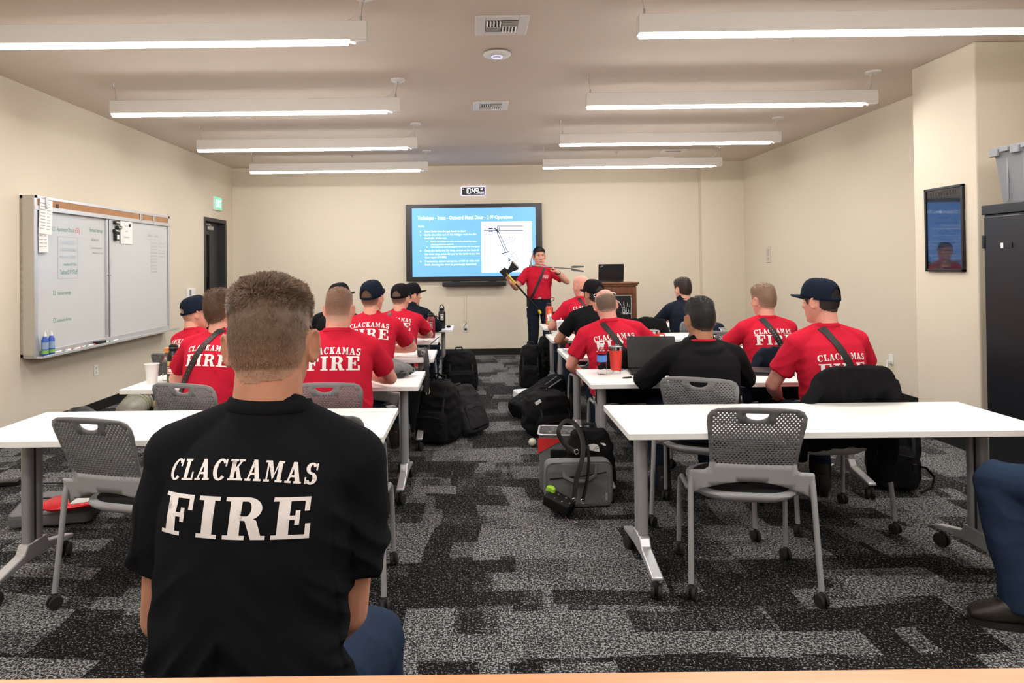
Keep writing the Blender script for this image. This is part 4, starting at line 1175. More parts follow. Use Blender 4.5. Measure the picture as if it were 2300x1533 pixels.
    if collar == 'hood':
        hp_ = [T(.105 * math.cos(a) / w, .01 + .105 * math.sin(a), .622 - .05 * max(0, -math.sin(a)) + .01 * math.cos(a)) for a in [PI * (.18 - 1.36 * q / 16) for q in range(17)]]
        Sh.tube(hp_, [.018 + .022 * math.sin(PI * q / 16) for q in range(17)], 14, .75)
        Sh.tube([p + V((0, -.012, -.035)) for p in hp_[3:14]], [.014 + .02 * math.sin(PI * q / 10) for q in range(11)], 14)
    sm = bake(Sh, voxel * .95, smooth)
    co = getco(sm); no = getno(sm)
    # folds
    amp = .0052 * fold
    out = co.copy()
    seed = rnd.uniform(0, 50)
    for i in range(len(co)):
        px, py, pz = co[i]
        t = (pz - sh) / k
        a = min(1, max(.0, (.58 - t) / .2))
        low = min(1, max(0, (.36 - t) / .25))
        q = noise.noise(V((px * 7 + seed, py * 5, pz * 13 + abs(px) * 14)))
        q2 = noise.noise(V((px * 16, py * 10 + seed, pz * 7 - abs(px) * 5)))
        arm_ = 1.0 if abs(px) > .19 * w else 0.
        dsp = amp * 1.35 * (a * (1 - 2.2 * abs(q)) * (.5 + 1.1 * low + .5 * arm_) + .5 * a * (q2))
        out[i] = co[i] + no[i] * dsp
    setco(sm, out)
    sm.materials.append(cm)
    # letters on the back
    vtx = [V(p) for p in out.tolist()]
    bvh = BVHTree.FromPolygons(vtx, [tuple(p.vertices) for p in sm.polygons])
    def onback(u, t, off=.0016):
        a = ps.ang(t); o = T(u / w, .6 if front else -.6, t); dr = (T(u / w, 0, t) - o).normalized()
        h, n_, idx, ds = bvh.ray_cast(o, dr)
        if h is None: return None
        if n_.dot(dr) > 0: n_ = -n_
        return h + n_ * off
    if chest:
        b = MB()
        for s_, h_, wd_, tt in (('CLACKAMAS', .012, .075, .50), ('FIRE', .032, .075, .455)):
            vs, fs = word(s_, h_, wd_, 9)
            pv = [onback(-.085 - u, tt + v_) for u, v_ in vs]
            b.add([p or V((0, 0, 1)) for p in pv], fs)
        chest = b
    if text:
        bm = bmesh.new(); bm.from_mesh(sm)
        sm.materials.append(printm or PRINT)
        fine = .09 if printm else .13
        for s_, h_, wd_, tt, ar in (('CLACKAMAS', .037 * tw / .30, tw, .512 + tz, .008), ('FIRE', .074 * tw / .30, tw * .985, .432 + tz, 0)):
            vs, fs = word(s_, h_, wd_, fine, arch=ar, gap=.14 if s_ == 'FIRE' else .16)
            pv = [onback(u + tu, tt + (v_ / k), .0016 if printm else .0034) for u, v_ in vs]
            bv = [bm.verts.new(p) if p is not None else None for p in pv]
            for f in fs:
                if all(bv[i] is not None for i in f):
                    try: ff = bm.faces.new([bv[i] for i in f]); ff.material_index = 1; ff.smooth = True
                    except ValueError: pass
        bm.to_mesh(sm); bm.free()
    nm_ = {'hoodie': 'hooded_jacket', 'darknavy': 'fleece_jacket'}.get(top, 't_shirt')
    so = link(sm, nm_, body)
    if chest: chest.build('chest_print', PRINT, so)
    # ribbed collar
    b = MB(); cr_ = []
    for q in range(29):
        a = 2 * PI * q / 28; cr_.append(T((nr + .0065) * math.cos(a) / w, -.0125 + (nr + .0065) * math.sin(a), .652 + .004 * math.cos(a * 2)))
    if collar == 'crew':
        b.rings([[T((nr + o_) * math.cos(a) / w, -.0125 + (nr + o_) * math.sin(a), t_ + .003 * math.cos(a * 2)) for a in [2 * PI * q / 36 for q in range(36)]] for t_, o_ in ((.634, .009), (.640, .0115), (.648, .0095), (.656, .006), (.656, .001), (.64, .0))]); b.build('collar', cm, body)
    elif collar == 'stand':
        b.tube([T(0, -.012, .64), T(0, -.008, .668), T(0, -.002, .70)], [nr + .012, nr + .010, nr + .012], 28); q = b.build('collar', cm, body)
    elif collar == 'hood':
        b.tube([(c_ + V((0, 0, -.004))) for c_ in cr_], .007, 8); b.build('inner_collar', CL['red'], body)
    # strap
    if strap:
        pts = []
        n = 26
        for i in range(n + 1):
            f = i / n * (len(strap['pts']) - 1); j = min(int(f), len(strap['pts']) - 2); g = f - j
            u = strap['pts'][j][0] * (1 - g) + strap['pts'][j + 1][0] * g; t = strap['pts'][j][1] * (1 - g) + strap['pts'][j + 1][1] * g
            pts.append((u, t))
        wd_ = strap.get('w', .036) / 2
        def ribbon(wd_, off, thick, i0=0, i1=None, mt=None, nme='radio_strap', par=body):
            R0 = []
            for i in range(i0, (i1 or n) + 1):
                u, t = pts[i]; u2, t2 = pts[min(i + 1, n)]; u1, t1 = pts[max(i - 1, 0)]
                tx_, tt_ = u2 - u1, t2 - t1; L = math.hypot(tx_, tt_) or 1; nx_, nt_ = -tt_ / L, tx_ / L
                a_ = onback(u + nx_ * wd_, t + nt_ * wd_, off); c_ = onback(u - nx_ * wd_, t - nt_ * wd_, off)
                if a_ is None or c_ is None: continue
                m_ = onback(u, t, off) or a_.lerp(c_, .5)
                bk = (T(0, -.1, .4) - T(0, 0, .4)).normalized() * thick * (-1 if front else 1)
                R0.append([a_, m_, c_, c_ + bk, m_ + bk, a_ + bk])
            if len(R0) > 1:
                b = MB(); b.rings(R0); return b.build(nme, mt or STRAP, par)
        st = ribbon(wd_, .0035, .003)
        if strap.get('edge') and st:
            ribbon(wd_ * .9, .0066, .0008, 0, n, mat('grey_webbing', (.07, .068, .062), .8), 'webbing', st)
        if strap.get('letters') and st:
            b = MB()
            for i in range(6, 22):
                u, t = pts[i]
                b.add([p for p in [onback(u + dx, t + dt_, .0085) or V((0, 0, 0)) for dx, dt_ in ((-.004, -.002), (.004, -.006), (.005, -.003), (-.003, .001))]], [(0, 1, 2, 3)])
            b.build('stitched_letters', mat('stitch', strap['letters'], .7), st)
    # trousers
    tm = CL[trousers]
    Tr = MB()
    if not standing:
        Tr.rings([[T(p.x, p.y, t) for p in se_ring(V((0, 0, 0)), V((1, 0, 0)), V((0, 1, 0)), rx, rf, rb, 28)] for t, rx, rf, rb in ((-.005, .165, .12, .125), (.05, .18, .12, .138), (.13, .172, .118, .128))])
    else:
        Tr.rings([[T(p.x, p.y, t) for p in se_ring(V((0, 0, 0)), V((1, 0, 0)), V((0, 1, 0)), rx, rf, rb, 28)] for t, rx, rf, rb in ((-.09, .15, .10, .12), (-.02, .172, .11, .135), (.06, .168, .112, .13), (.13, .158, .11, .118), (.172, .154, .107, .112))])
    for s, hp, kn, an, fd in lg:
        Tr.tube([hp, hp.lerp(kn, .4), kn], [.092, .083, kneeR + .006], 20); Tr.ell(kn, (kneeR + .006,) * 3)
        Tr.tube([kn, kn.lerp(an, .35), kn.lerp(an, .8), an + V((0, 0, -.03))], [kneeR + .004, kneeR + .004, kneeR - .004, kneeR - .004], 18)
    tme = bake(Tr, voxel, 4)
    co = getco(tme); no = getno(tme); o2 = co.copy()
    for i in range(len(co)):
        q = noise.noise(V(co[i]) * 9 + V((seed, 0, 0))); q2 = noise.noise(V((co[i][0] * 20, co[i][1] * 8, co[i][2] * 20 + seed)))
        o2[i] = co[i] + no[i] * (.006 * (1 - 2.4 * abs(q)) + .002 * q2)
    setco(tme, o2); tme.materials.append(tm); link(tme, 'trousers', body)
    if shoes:
        for s, hp, kn, an, fd in lg:
            fd = fd.normalized(); sd = V((fd.y, -fd.x, 0)); b = MB()
            g0 = V((an.x, an.y, 0))
            def fr(q, wd_, z0, z1, n=16, e=2.6): return [g0 + fd * q + p for p in [sd * (abs(math.cos(a)) ** (2 / e) * sgn(math.cos(a)) * wd_) + V((0, 0, (z0 + z1) / 2 + abs(math.sin(a)) ** (2 / e) * sgn(math.sin(a)) * (z1 - z0) / 2)) for a in [2 * PI * k_ / n for k_ in range(n)]]]
            b.rings([fr(-.085, .018, .03, .09), fr(-.075, .036, .022, .14), fr(-.03, .042, .02, .165), (fr(.02, .043, .02, .155)), fr(.07, .045, .02, .115), fr(.12, .05, .02, .092), fr(.165, .046, .02, .075), fr(.19, .028, .024, .055)])
            b.tube([g0 + V((0, 0, .10)) - fd * .02, g0 + V((0, 0, .2)) - fd * .02], [.045, .046], 14)
            bo = b.build('boot', BOOT, body)
            b = MB(); b.rings([[g0 + fd * (.055 + .145 * math.cos(a)) + sd * ((.043 + .008 * math.cos(a)) * math.sin(a)) + V((0, 0, z)) for a in [2 * PI * k_ / 24 for k_ in range(24)]] for z in (.0, .004, .026)]); b.build('sole', SOLE, bo)
            b = MB()
            for k_ in range(4):
                q = g0 + fd * (.03 + k_ * .022) + V((0, 0, .158 - k_ * .016)); b.tube([q - sd * .022, q + V((0, 0, .006)), q + sd * .022], .003, 6)
            b.build('laces', M['rubber'], bo)
    # hair
    if hair: make_hair(body, me, HM, hcod, hair, SK[sk], strands)
    if cap: make_cap(body, HM, cap)
    if face: make_face(body, HM, HR)
    if pocket: pass
    return dict(body=body, ps=ps, HM=HM, arms=armd, onback=onback, shirt=sm, bvh=bvh)

def make_hair(body, me, HM, hc, hs, skm, strands):
    """hs: style, dark, light, top thickness, side thickness"""
    style = hs.get('style', 'short')
    ys = np.array([-.12, -.085, -.05, -.018, .012, .03, .045, .07, .095, .14]); zs = np.array([-.070, -.068, -.050, -.014, .004, -.022, .012, .056, .068, .072]) + hs.get('line', 0)
    zb = np.interp(hc[:, 1], ys, zs)
    mk = (hc[:, 2] - zb)
    inhead = (np.abs(hc[:, 0]) < .1) & (hc[:, 1] > -.125) & (hc[:, 1] < .13) & (hc[:, 2] > -.09) & (hc[:, 2] < .14)
    ear = (((hc[:, 1] + .010) / .030) ** 2 + ((hc[:, 2] + .006) / .038) ** 2 < 1) & (np.abs(hc[:, 0]) > .066)
    fade = hs.get('fade', .02)
    m_ = sstep(mk, 0, fade) * inhead * (~ear)
    if style == 'ring': m_ = m_ * (1 - sstep(hc[:, 2] - .35 * (-hc[:, 1] - .06), .045, .075))
    if style == 'thin': m_ = m_ * (1 - .0 * hc[:, 2])
    topm = sstep(hc[:, 2] + .30 * hc[:, 1], hs.get('tz', .04), hs.get('tz', .04) + .055)
    th = hs.get('side', .004) + (hs.get('top', .018) - hs.get('side', .004)) * topm
    no = getno(me); co = getco(me)
    sel = m_ > .02
    idx = -np.ones(len(co), int); ids = np.where(sel)[0]; idx[ids] = np.arange(len(ids))
    lump = np.array([noise.noise(V((hc[i][0] * 55, hc[i][1] * 28, hc[i][2] * 45))) for i in ids]) if len(ids) else np.zeros(0)
    if style == 'ring' or style == 'buzz': lump *= .3
    off = th[ids] * (.35 + .65 * m_[ids]) * (1 + .32 * lump * topm[ids])
    Hn = np.array(HM.to_3x3())
    vs = co[ids] + no[ids] * off[:, None]
    if style in ('quiff', 'short'):
        fwd = Hn @ np.array([0, .35, .9]); vs = vs + fwd[None, :] * (topm[ids] * hs.get('lift', .004))[:, None]
    fs = []
    for p in me.polygons:
        q = [idx[i] for i in p.vertices]
        if min(q) >= 0: fs.append(tuple(int(i) for i in q))
    tone = np.clip(m_[ids] * hs.get('dens', .8) * (.35 + .65 * np.maximum(topm[ids], sstep(mk[ids], 0, hs.get('fade2', .07)))), 0, 1)
    V0 = [tuple(p) for p in vs]; F0 = list(fs); T0 = list(tone)
    r_ = random.Random(3)
    if strands and fs:
        iH = HM.to_3x3()
        for _ in range(strands):
            f = fs[r_.randrange(len(fs))]; a, b_, c_ = f[0], f[1], f[2]
            i = ids[f[0]]
            if r_.random() > m_[i] * 1.2: continue
            u, v_ = r_.random(), r_.random()
            p = V(V0[f[0]]) * (1 - u) * (1 - v_) + V(V0[f[1]]) * u * (1 - v_) + V(V0[f[2 % len(f)]]) * u * v_ + V(V0[f[-1]]) * (1 - u) * v_
            n_ = V(no[i]); h = hc[i]
            tpm = topm[i]
            L = (hs.get('side', .004) * 1.8 * (1 - tpm) + hs.get('top', .018) * 1.25 * tpm) * r_.uniform(.6, 1.15)
            # flow: down on the sides, forward and slightly sideways on top, away from a whorl at the crown
            wx, wy = h[0] - .012, h[1] + .055
            fl = iH @ V((wx * 6 * tpm + .2 * tpm, .55 * tpm + wy * 4 * tpm, -1.0 * (1 - tpm)))
            cl = noise.noise(V((h[0] * 60, h[1] * 40, h[2] * 40)))
            dr = (n_ * (.55 + .4 * tpm) + fl * .8 + V((r_.uniform(-1, 1), r_.uniform(-1, 1), r_.uniform(-1, 1))) * .28 + V((cl, 0, cl)) * .7).normalized()
            wv = dr.cross(n_ + V((.01, .02, .03))).normalized() * (.0005 + .0005 * tpm)
            q = p - n_ * .002; mid = q + dr * L * .55 + n_ * L * .08; e = q + dr * L - n_ * L * .10
            k = len(V0); V0 += [tuple(q - wv), tuple(q + wv), tuple(mid + wv * .8), tuple(mid - wv * .8), tuple(e)]
            F0 += [(k, k + 1, k + 2, k + 3), (k + 3, k + 2, k + 4)]
            tn = min(1, max(0, (T0[idx[i]] + r_.uniform(-.35, .3) + .5 * cl * tpm))); T0 += [tn] * 5
    hm = bpy.data.meshes.new('hair'); hm.from_pydata(V0, [], F0)
    at_ = hm.attributes.new('tone', 'FLOAT', 'POINT'); at_.data.foreach_set('value', np.array(T0, dtype=np.float32))
    hm.materials.append(hair_mat(hs['key'], hs['dark'], hs['light'])); hm.shade_smooth()
    o = link(hm, 'hair', body)
    return o

def make_cap(body, HM, cp):
    colr = CL[cp.get('c', 'capnavy')]
    b = MB(); R = HM @ (Matrix.Translation((0, -.006, .028)) @ Matrix.Rotation(math.radians(cp.get('tilt', 9)), 4, 'X'))
    n, rows = 44, 12
    def ring(j):
        f = j / rows; z = -.012 + .118 * math.sin(f * PI / 2) ** .95; r = max(.02, math.cos(f * PI / 2)) ** .62
        r = min(r, 1)
        return [V((.0885 * r * math.cos(2 * PI * k / n), (.108 if math.sin(2 * PI * k / n) > 0 else .112) * r * math.sin(2 * PI * k / n), z + .012 * (math.sin(2 * PI * k / n) > 0) * math.sin(2 * PI * k / n) * (1 - f))) for k in range(n)]
    vs = [R @ p for j in range(rows + 1) for p in ring(j)]; fs = []
    for j in range(rows):
        for k in range(n):
            ang = abs(((k + .5) / n * 2 * PI - 1.5 * PI))
            if 1 <= j < 5 and ang < [0, .50, .50, .42, .26][j]: continue
            a = j * n + k; c = j * n + (k + 1) % n; fs.append((a, c, c + n, a + n))
    fs.append(tuple(rows * n + k for k in range(n)))
    b.add(vs, fs)
    o = b.build('cap', colr, body); q = o.modifiers.new('thick', 'SOLIDIFY'); q.thickness = .0025; q.offset = 1
    b = MB(); rr = []
    for i in range(5):
        e = i / 4 * .075; row = []
        for k in range(17):
            a = PI * (.5 + (k / 16 - .5) * .86)
            x = .0885 * math.cos(a); y = .108 * math.sin(a)
            sc = math.sin(PI * k / 16) ** .6 if 0 < k < 16 else 0
            row.append(R @ V((x * (1 - .05 * i), y + e * sc, .001 - 5.0 * x * x * .5 * (e / .075 * .6 + .4) * .8 - .10 * e)))
        rr.append(row)
    b.rings(rr, close=False, cap=False); br = b.build('brim', colr, o); q = br.modifiers.new('thick', 'SOLIDIFY'); q.thickness = .004
    b = MB(); b.lathe([(.007, 0), (.007, .004), (.003, .007)], n=12); b.xf = None
    b2_ = MB(); b2_.xf = R; b2_.lathe([(.008, .104), (.007, .110), (.002, .112)], n=12); b2_.build('button', colr, o)

def make_face(body, HM, HR):
    wm, im, bm_ = mat('eye_white', (.75, .72, .70), .2), mat('iris', (.05, .03, .02), .15), mat('brow_hair', (.012, .009, .008), .8)
    lm = mat('lips', (.50, .17, .14), .45)
    for s in (-1, 1):
        b = MB(); b.xf = HM; b.ell((s * .031, .0695, .006), (.0125, .0125, .0095)); b.mi = 1; b.ell((s * .031 - .002, .0795, .006), (.0055, .003, .0055)); b.build('eye', [wm, im], body)
        b = MB(); b.xf = HM; b.tube([(s * .014, .094, .024), (s * .03, .0935, .029), (s * .048, .078, .024)], [.003, .0042, .002], 8, .7); b.build('eyebrow', bm_, body)
        b = MB(); b.xf = HM; b.tube([(s * .02, .0805, .010), (s * .031, .0845, .0145), (s * .043, .075, .010)], .0018, 6); b.build('eyelid', bm_, body)
    b = MB(); b.xf = HM; b.ell((0, .0905, -.0635), (.021, .005, .0045)); b.ell((0, .0895, -.0725), (.018, .005, .0052)); b.build('lips', lm, body)
BR = dict(key='brown', dark=(.085, .045, .022), light=(.30, .19, .12))
def H_(key, dark, light, **k): return dict(key=key, dark=dark, light=light, **k)
# the man in the foreground
fore = person('man in black t-shirt with white print on his back, seated closest to the viewer', -.452, 1.275, 2, sh=.52, lean=5, curve=6, side=.045, tz=.008, tu=-.016, nk=-.012, ht=1.452, w=.975, head=(4, 2, -2), sk='tan', top='black',
    arms={-1: dict(w=(-.06, .25, .62), p=(-.35, -.3, -1)), 1: dict(w=(.05, .25, .60), p=(.25, -.2, -1))},
    legs={-1: ((-.17, .43, .55), (-.17, .42, .1), (-.1, 1, 0)), 1: ((.20, .44, .52), (.19, .40, .1), (.15, 1, 0))}, trousers='blue', kneeR=.072,
    hair=H_('fore', (.10, .066, .043), (.42, .245, .165), top=.015, side=.0035, fade=.03, fade2=.10, dens=.95, lift=.003), strands=26000, voxel=.0045, fold=2.2, printm=PRINTW, tw=.272, neck=.064, group='seated people')
chair(-.40, 1.29, 0, 'grey chair under the man in the black t-shirt closest to the viewer')

S1 = dict(pts=[(.045, .655), (.0, .60), (-.05, .50), (-.10, .38), (-.14, .27), (-.17, .15)])      # over the neck, down to the left
S2 = dict(pts=[(-.06, .63), (-.03, .56), (.01, .47), (.06, .36), (.11, .25), (.15, .15)])
# second row
A_ = person('brown haired man in red shirt leaning on his hand, black strap across his back', -1.60, 4.0, -4, lean=13, curve=14, side=.03, ht=1.328, head=(-22, -4, -6), arms={1: dict(w=(.14, .27, 1.02), p=(1, .2, -1), d=(-.5, 0, .8), n=(0, -1, 0)), -1: {}},
    hair=H_('brown', (.075, .036, .016), (.20, .105, .055), top=.018, side=.010, fade=.012, dens=1), strands=5000, strap=dict(pts=S1['pts'], w=.036, letters=(.30, .08, .02)), tw=.26, group='seated people')
B_ = person('broad man with a fair crew cut in a red shirt behind the nearest aisle table', -.80, 3.87, 0, lean=7, curve=10, ht=1.347, w=1.10, head=(0, 4, 0), sk='pink', neck=.069, jaw=1.12, belly=.02,
    arms={1: dict(w=(.10, .42, .79), p=(1, -.3, -.5)), -1: dict(w=(-.10, .42, .79), p=(-1, -.3, -.5))},
    hair=H_('crew', (.15, .075, .045), (.58, .32, .24), top=.010, side=.003, fade=.05, fade2=.12, dens=.95, style='short', lift=.004, line=-.01), strands=4000, tw=.30, group='seated people')
L_ = person('man with thick black hair in a black hooded jacket in front of the open laptop', 1.335, 3.86, 0, lean=6, curve=8, side=.0, ht=1.267, w=1.03, head=(4, 0, 0), sk='brown', top='hoodie', long=True, text=False, collar='hood',
    arms={1: dict(w=(.16, .36, .79), p=(1, -.3, -.5)), -1: dict(w=(-.16, .36, .79), p=(-1, -.3, -.5))},
    hair=H_('black', (.006, .006, .006), (.05, .03, .02), top=.012, side=.004, fade=.035, fade2=.06, dens=1, lift=.004), strands=5000, group='seated people')
N_ = person('man in navy cap and red shirt with black strap, black jacket on his chair', 2.08, 3.85, 4, lean=4, curve=8, side=-.03, ht=1.371, w=1.03, head=(28, 4, 0), sk='pink',
    arms={-1: dict(w=(-.16, .34, .63), p=(-1, -.3, -.6)), 1: dict(w=(.14, .36, .78), p=(1, -.3, -.5))},
    hair=H_('black', (.006, .006, .006), (.05, .03, .02), top=.006, side=.007, fade=.012, dens=1), cap=dict(c='capnavy'), strap=dict(S2, w=.040), tw=.27, nk=.012, tz=-.07, group='seated people')
# third row
C_ = person('man in navy cap and red shirt turned to the screen, nearest the whiteboard', -2.15, 5.12, -30, lean=8, curve=8, side=-.09, ht=1.254, head=(-26, -2, 0), hair=H_('sand', (.22, .12, .07), (.60, .33, .25), top=.005, side=.003, fade=.03, dens=.6), cap=dict(c='capnavy', tilt=14), tw=.27, group='seated people')
D_ = person('man in navy cap and red shirt resting his forearms on the third aisle table', -.80, 5.08, 0, lean=18, curve=14, side=.0, ht=1.342, w=1.04, head=(-20, -6, 0), arms={1: dict(w=(.06, .48, .79), p=(1, -.1, -.2)), -1: dict(w=(-.10, .48, .79), p=(-1, -.1, -.2))},
    hair=H_('dkbrown', (.03, .018, .012), (.42, .24, .17), top=.006, side=.004, fade=.035, dens=.8), cap=dict(c='capnavy'), tw=.30, group='seated people')
J_ = person('balding man with grey fringe in a red shirt, glasses pushed up on his head', 1.13, 5.07, -3, lean=6, curve=6, side=-.11, ht=1.283, w=1.12, head=(0, 12, -6), sk='pink', neck=.062, belly=.02,
    arms={-1: dict(w=(-.26, .24, .58), p=(-1, -.4, -.6)), 1: dict(w=(.20, .36, .79), p=(1, -.3, -.5))},
    hair=H_('grey', (.11, .075, .052), (.42, .26, .20), top=.003, side=.005, fade=.02, fade2=.05, dens=.85, style='ring'), strands=3000, strap=dict(S2, w=.042), tw=.30, tz=-.035, group='seated people')
M_ = person('man with short fair hair in a red shirt with a patterned strap', 2.26, 5.12, 2, legs={-1: ((-.16, .42, .54), (-.16, .36, .1), (0, 1, 0)), 1: ((.08, .42, .54), (.07, .30, .1), (0, 1, 0))}, lean=5, curve=8, ht=1.3, w=.99, head=(12, 0, 0), sk='pink',
    hair=H_('fair', (.16, .10, .06), (.50, .30, .22), top=.012, side=.005, fade=.035, fade2=.07, dens=.9), strands=3000, strap=dict(S2, w=.045, letters=(.55, .35, .2)), tw=.28,  group='seated people')
# fourth row
E_ = person('man in black cap and red shirt leaning on the fourth aisle table by the bottles', -.72, 6.24, -6, lean=16, curve=12, ht=1.289, head=(-14, 0, 0), arms={1: dict(w=(.04, .46, .79), p=(1, -.1, -.2)), -1: dict(w=(-.10, .46, .79), p=(-1, -.1, -.2))},
    hair=H_('dkbrown', (.03, .018, .012), (.42, .24, .17), top=.006, side=.004, fade=.035, dens=.8), cap=dict(c='capblack'), strap=dict(pts=[(-.09, .615), (-.07, .56), (-.03, .47), (.02, .37), (.08, .25)], w=.035), tw=.27, group='seated people')
G_ = person('man in black cap and black shirt, half hidden behind the crew cut', -1.30, 6.26, -10, lean=6, curve=6, ht=1.32, head=(-30, 6, 0), top='black', text=False, hair=H_('black', (.006, .006, .006), (.05, .03, .02), top=.006, side=.006), cap=dict(c='capblack', tilt=14), group='seated people')
I_ = person('bearded man in black cap and black shirt behind the leaning balding man', 1.16, 6.26, 6, lean=9, curve=8, ht=1.318, w=1.12, head=(24, 0, 0), sk='tan', top='black', text=False, arms={-1: dict(w=(-.2, .36, .72), p=(-1, -.3, -.7)), 1: {}},
    hair=H_('black', (.006, .006, .006), (.05, .03, .02), top=.006, side=.008, line=-.02), cap=dict(c='capblack', tilt=6), group='seated people')
# fifth row
F_ = person('bearded man in black cap and black jacket turned towards the screen', -.72, 7.46, -12, lean=6, curve=6, ht=1.279, head=(-50, 2, 0), top='darknavy', long=True, text=False, collar='stand', hair=H_('black', (.006, .006, .006), (.05, .03, .02), top=.006, side=.006), cap=dict(c='capblack', tilt=12), group='seated people')
Hh = person('bald man in red shirt facing the instructor at the farthest table', 1.23, 7.40, 8, lean=8, curve=8, ht=1.341, w=1.05, head=(22, 0, 0), sk='pink', arms={-1: dict(w=(-.2, .36, .72), p=(-1, -.3, -.7)), 1: {}}, strap=dict(S2, w=.035), tw=.28, group='seated people')
K_ = person('dark haired man in a navy fleece alone at the far corner of the class', 2.38, 7.44, 6, lean=8, curve=10, ht=1.299, w=.98, head=(14, 0, 0), sk='fair', top='darknavy', long=True, text=False, collar='stand',
    hair=H_('dkbrown2', (.018, .010, .007), (.06, .03, .02), top=.016, side=.009, fade=.02, dens=1), strands=1500, group='seated people')
for q, (x, y, r, l) in enumerate(((-1.48, 3.93, -16, 'grey perforated chair behind the man with brown hair and black strap'), (-.80, 3.91, 0, 'grey perforated chair of the broad man with the crew cut'),
    (1.34, 3.90, -24, 'grey perforated chair of the man in the black hooded jacket'), (1.99, 3.88, 2, 'grey chair hidden under the black jacket at the second table'),
    (-2.06, 5.16, -30, 'grey chair of the capped man nearest the whiteboard'), (-.80, 5.10, 0, 'grey chair of the man resting his forearms on the table'), (1.15, 5.10, 0, 'grey chair of the leaning balding man'), (2.26, 5.13, 0, 'grey chair of the man with short fair hair'),
    (-.72, 6.28, 0, 'grey chair of the man in black cap and red shirt by the bottles'), (-1.30, 6.30, 0, 'grey chair of the half hidden man in black cap'), (1.18, 6.3, 6, 'grey chair of the bearded man in black cap and black shirt'), (2.15, 6.33, -4, 'empty grey chair at the fourth table, in front of the man in the navy fleece'),
    (-.72, 7.5, -12, 'grey chair of the bearded man at the farthest aisle table'), (1.23, 7.46, 6, 'grey chair of the bald man'), (1.82, 7.5, 0, 'chair with a black jacket beside the bald man at the farthest table'), (2.38, 7.47, 4, 'grey chair of the man in the navy fleece'))):
    chair(x, y, r, l)
# person cut by the frame at the right: a knee, a shin and a boot
O_ = person('person mostly outside the picture in blue trousers and brown boots by the locker', 2.62, 2.46, 28, sh=.47, lean=4, head=(20, 0, 0), top='black', text=False, trousers='blue', kneeR=.082, arms={-1: dict(w=(-.02, .18, .66), p=(-1, -1, -.5)), 1: dict(w=(.1, .25, .66))},
    legs={-1: ((-.23, .50, .55), (-.27, .40, .1), (-.7, .75, 0)), 1: ((.17, .44, .57), (.15, .42, .1), (.1, 1, 0))}, hair=H_('black', (.006, .006, .006), (.05, .03, .02)), group='seated people')
chair(2.64, 2.40, 28, 'chair of the person cut off by the edge of the picture')
# ---------------------------------------------------------------- the instructor and his tools
IX, IY = .93, 9.4
INS = person('instructor in red shirt and black trousers standing by the screen with an axe', IX, IY, 176, sh=.865, lean=0, curve=2, ht=1.714, w=.97, head=(14, 0, 2), sk='fair', top='red', text=False, standing=True, front=True, chest=True, trousers='darknavy', face=True, voxel=.0042, collar='crew', group='standing people', smooth=8,
    arms={1: dict(w=(.40, .30, 1.235), p=(.3, -.4, -1), d=(.35, .1, .6), n=(-.5, .3, .3), curl=(70, 80, 45)), -1: dict(w=(-.235, .24, 1.375), p=(-1, -.2, -.8), d=(.45, .2, .55), n=(.3, -.2, -.5), curl=(70, 80, 45))},
    legs={-1: ((-.12, .03, .47), (-.15, -.04, .09), (-.3, 1, 0)), 1: ((.09, .03, .47), (.11, -.02, .09), (.2, 1, 0))},
    hair=H_('black', (.006, .006, .006), (.05, .03, .02), top=.012, side=.005, fade=.02, dens=1, lift=.003), strands=3000, strap=dict(pts=[(-.075, .615), (-.04, .52), (.01, .40), (.06, .28), (.11, .17), (.15, .08)], w=.034))
ib = INS['body']
def loc(px, pz, py):      # instructor-local from room coordinates
    return ib.matrix_basis.inverted() @ V((px, py, pz))
bpy.context.view_layer.update()
b = MB(); T = INS['ps'].T
b.tube([T(.162 * math.cos(a), (.112 if math.sin(a) > 0 else .13) * math.sin(a), .165) for a in [2 * PI * q / 32 for q in range(33)]], .016, 8, .4); b.build('belt', M['black'], ib)
b = MB(); b.box(T(-.0, .122, .165), (.05, .012, .04)); b.build('belt_buckle', M['steel'], ib, bevel=.003)
b = MB(); b.box(T(.165, .03, .10), (.04, .09, .13)); b.tube([T(.17, .03, .17), T(.175, .03, .30)], .006, 8); b.build('holstered_radio', M['black'], ib, bevel=.006)
s_, S, e, wr = INS['arms'][0]
b = MB(); b.tube([wr + (e - wr).normalized() * .02 + (V((math.cos(a), 0, 0)) * .033 + (wr - e).normalized().cross(V((1, 0, 0))).normalized() * math.sin(a) * .033) for a in [2 * PI * q / 16 for q in range(17)]], .009, 8, 1.0); b.build('wristwatch', M['black'], ib)
bw = ib.matrix_basis
hR = bw @ INS['arms'][1][3]; hL = bw @ INS['arms'][0][3]
# axe
t = thing('firefighting_axe', 'black headed axe with yellow and black handle in the hand of the instructor', 'axe', (0, 0, 0))
A0 = V((.435, 9.0, 1.385)); A1 = V((.925, 9.12, .815)); ad = (A1 - A0).normalized(); an = ad.cross(V((0, 1, 0))).normalized() * -1
def axp(q, u, v): return A0 + ad * q + an * u + ad.cross(an) * v
b = MB(); b.tube([axp(.02, 0, 0), axp(.20, 0, 0), axp(.215, 0, 0)], [.017, .017, .0165], 12, .75); b.tube([axp(.70, 0, 0), axp(.74, .006, 0), axp(.755, .012, 0)], [.018, .027, .024], 12, .7); yel = mat('handle_yellow', (.80, .62, .03), .4); b.build('grip', yel, t)
b = MB(); b.tube([axp(.2, 0, 0), axp(.705, 0, 0)], .0165, 12, .75); b.build('handle', M['black'], t)
b = MB()
pr = [(-.055, -.05), (-.05, .045), (-.02, .05), (.0, .06), (-.035, .15), (-.045, .17), (.085, .175), (.095, .16), (.05, .05), (.055, .045), (.055, -.05)]
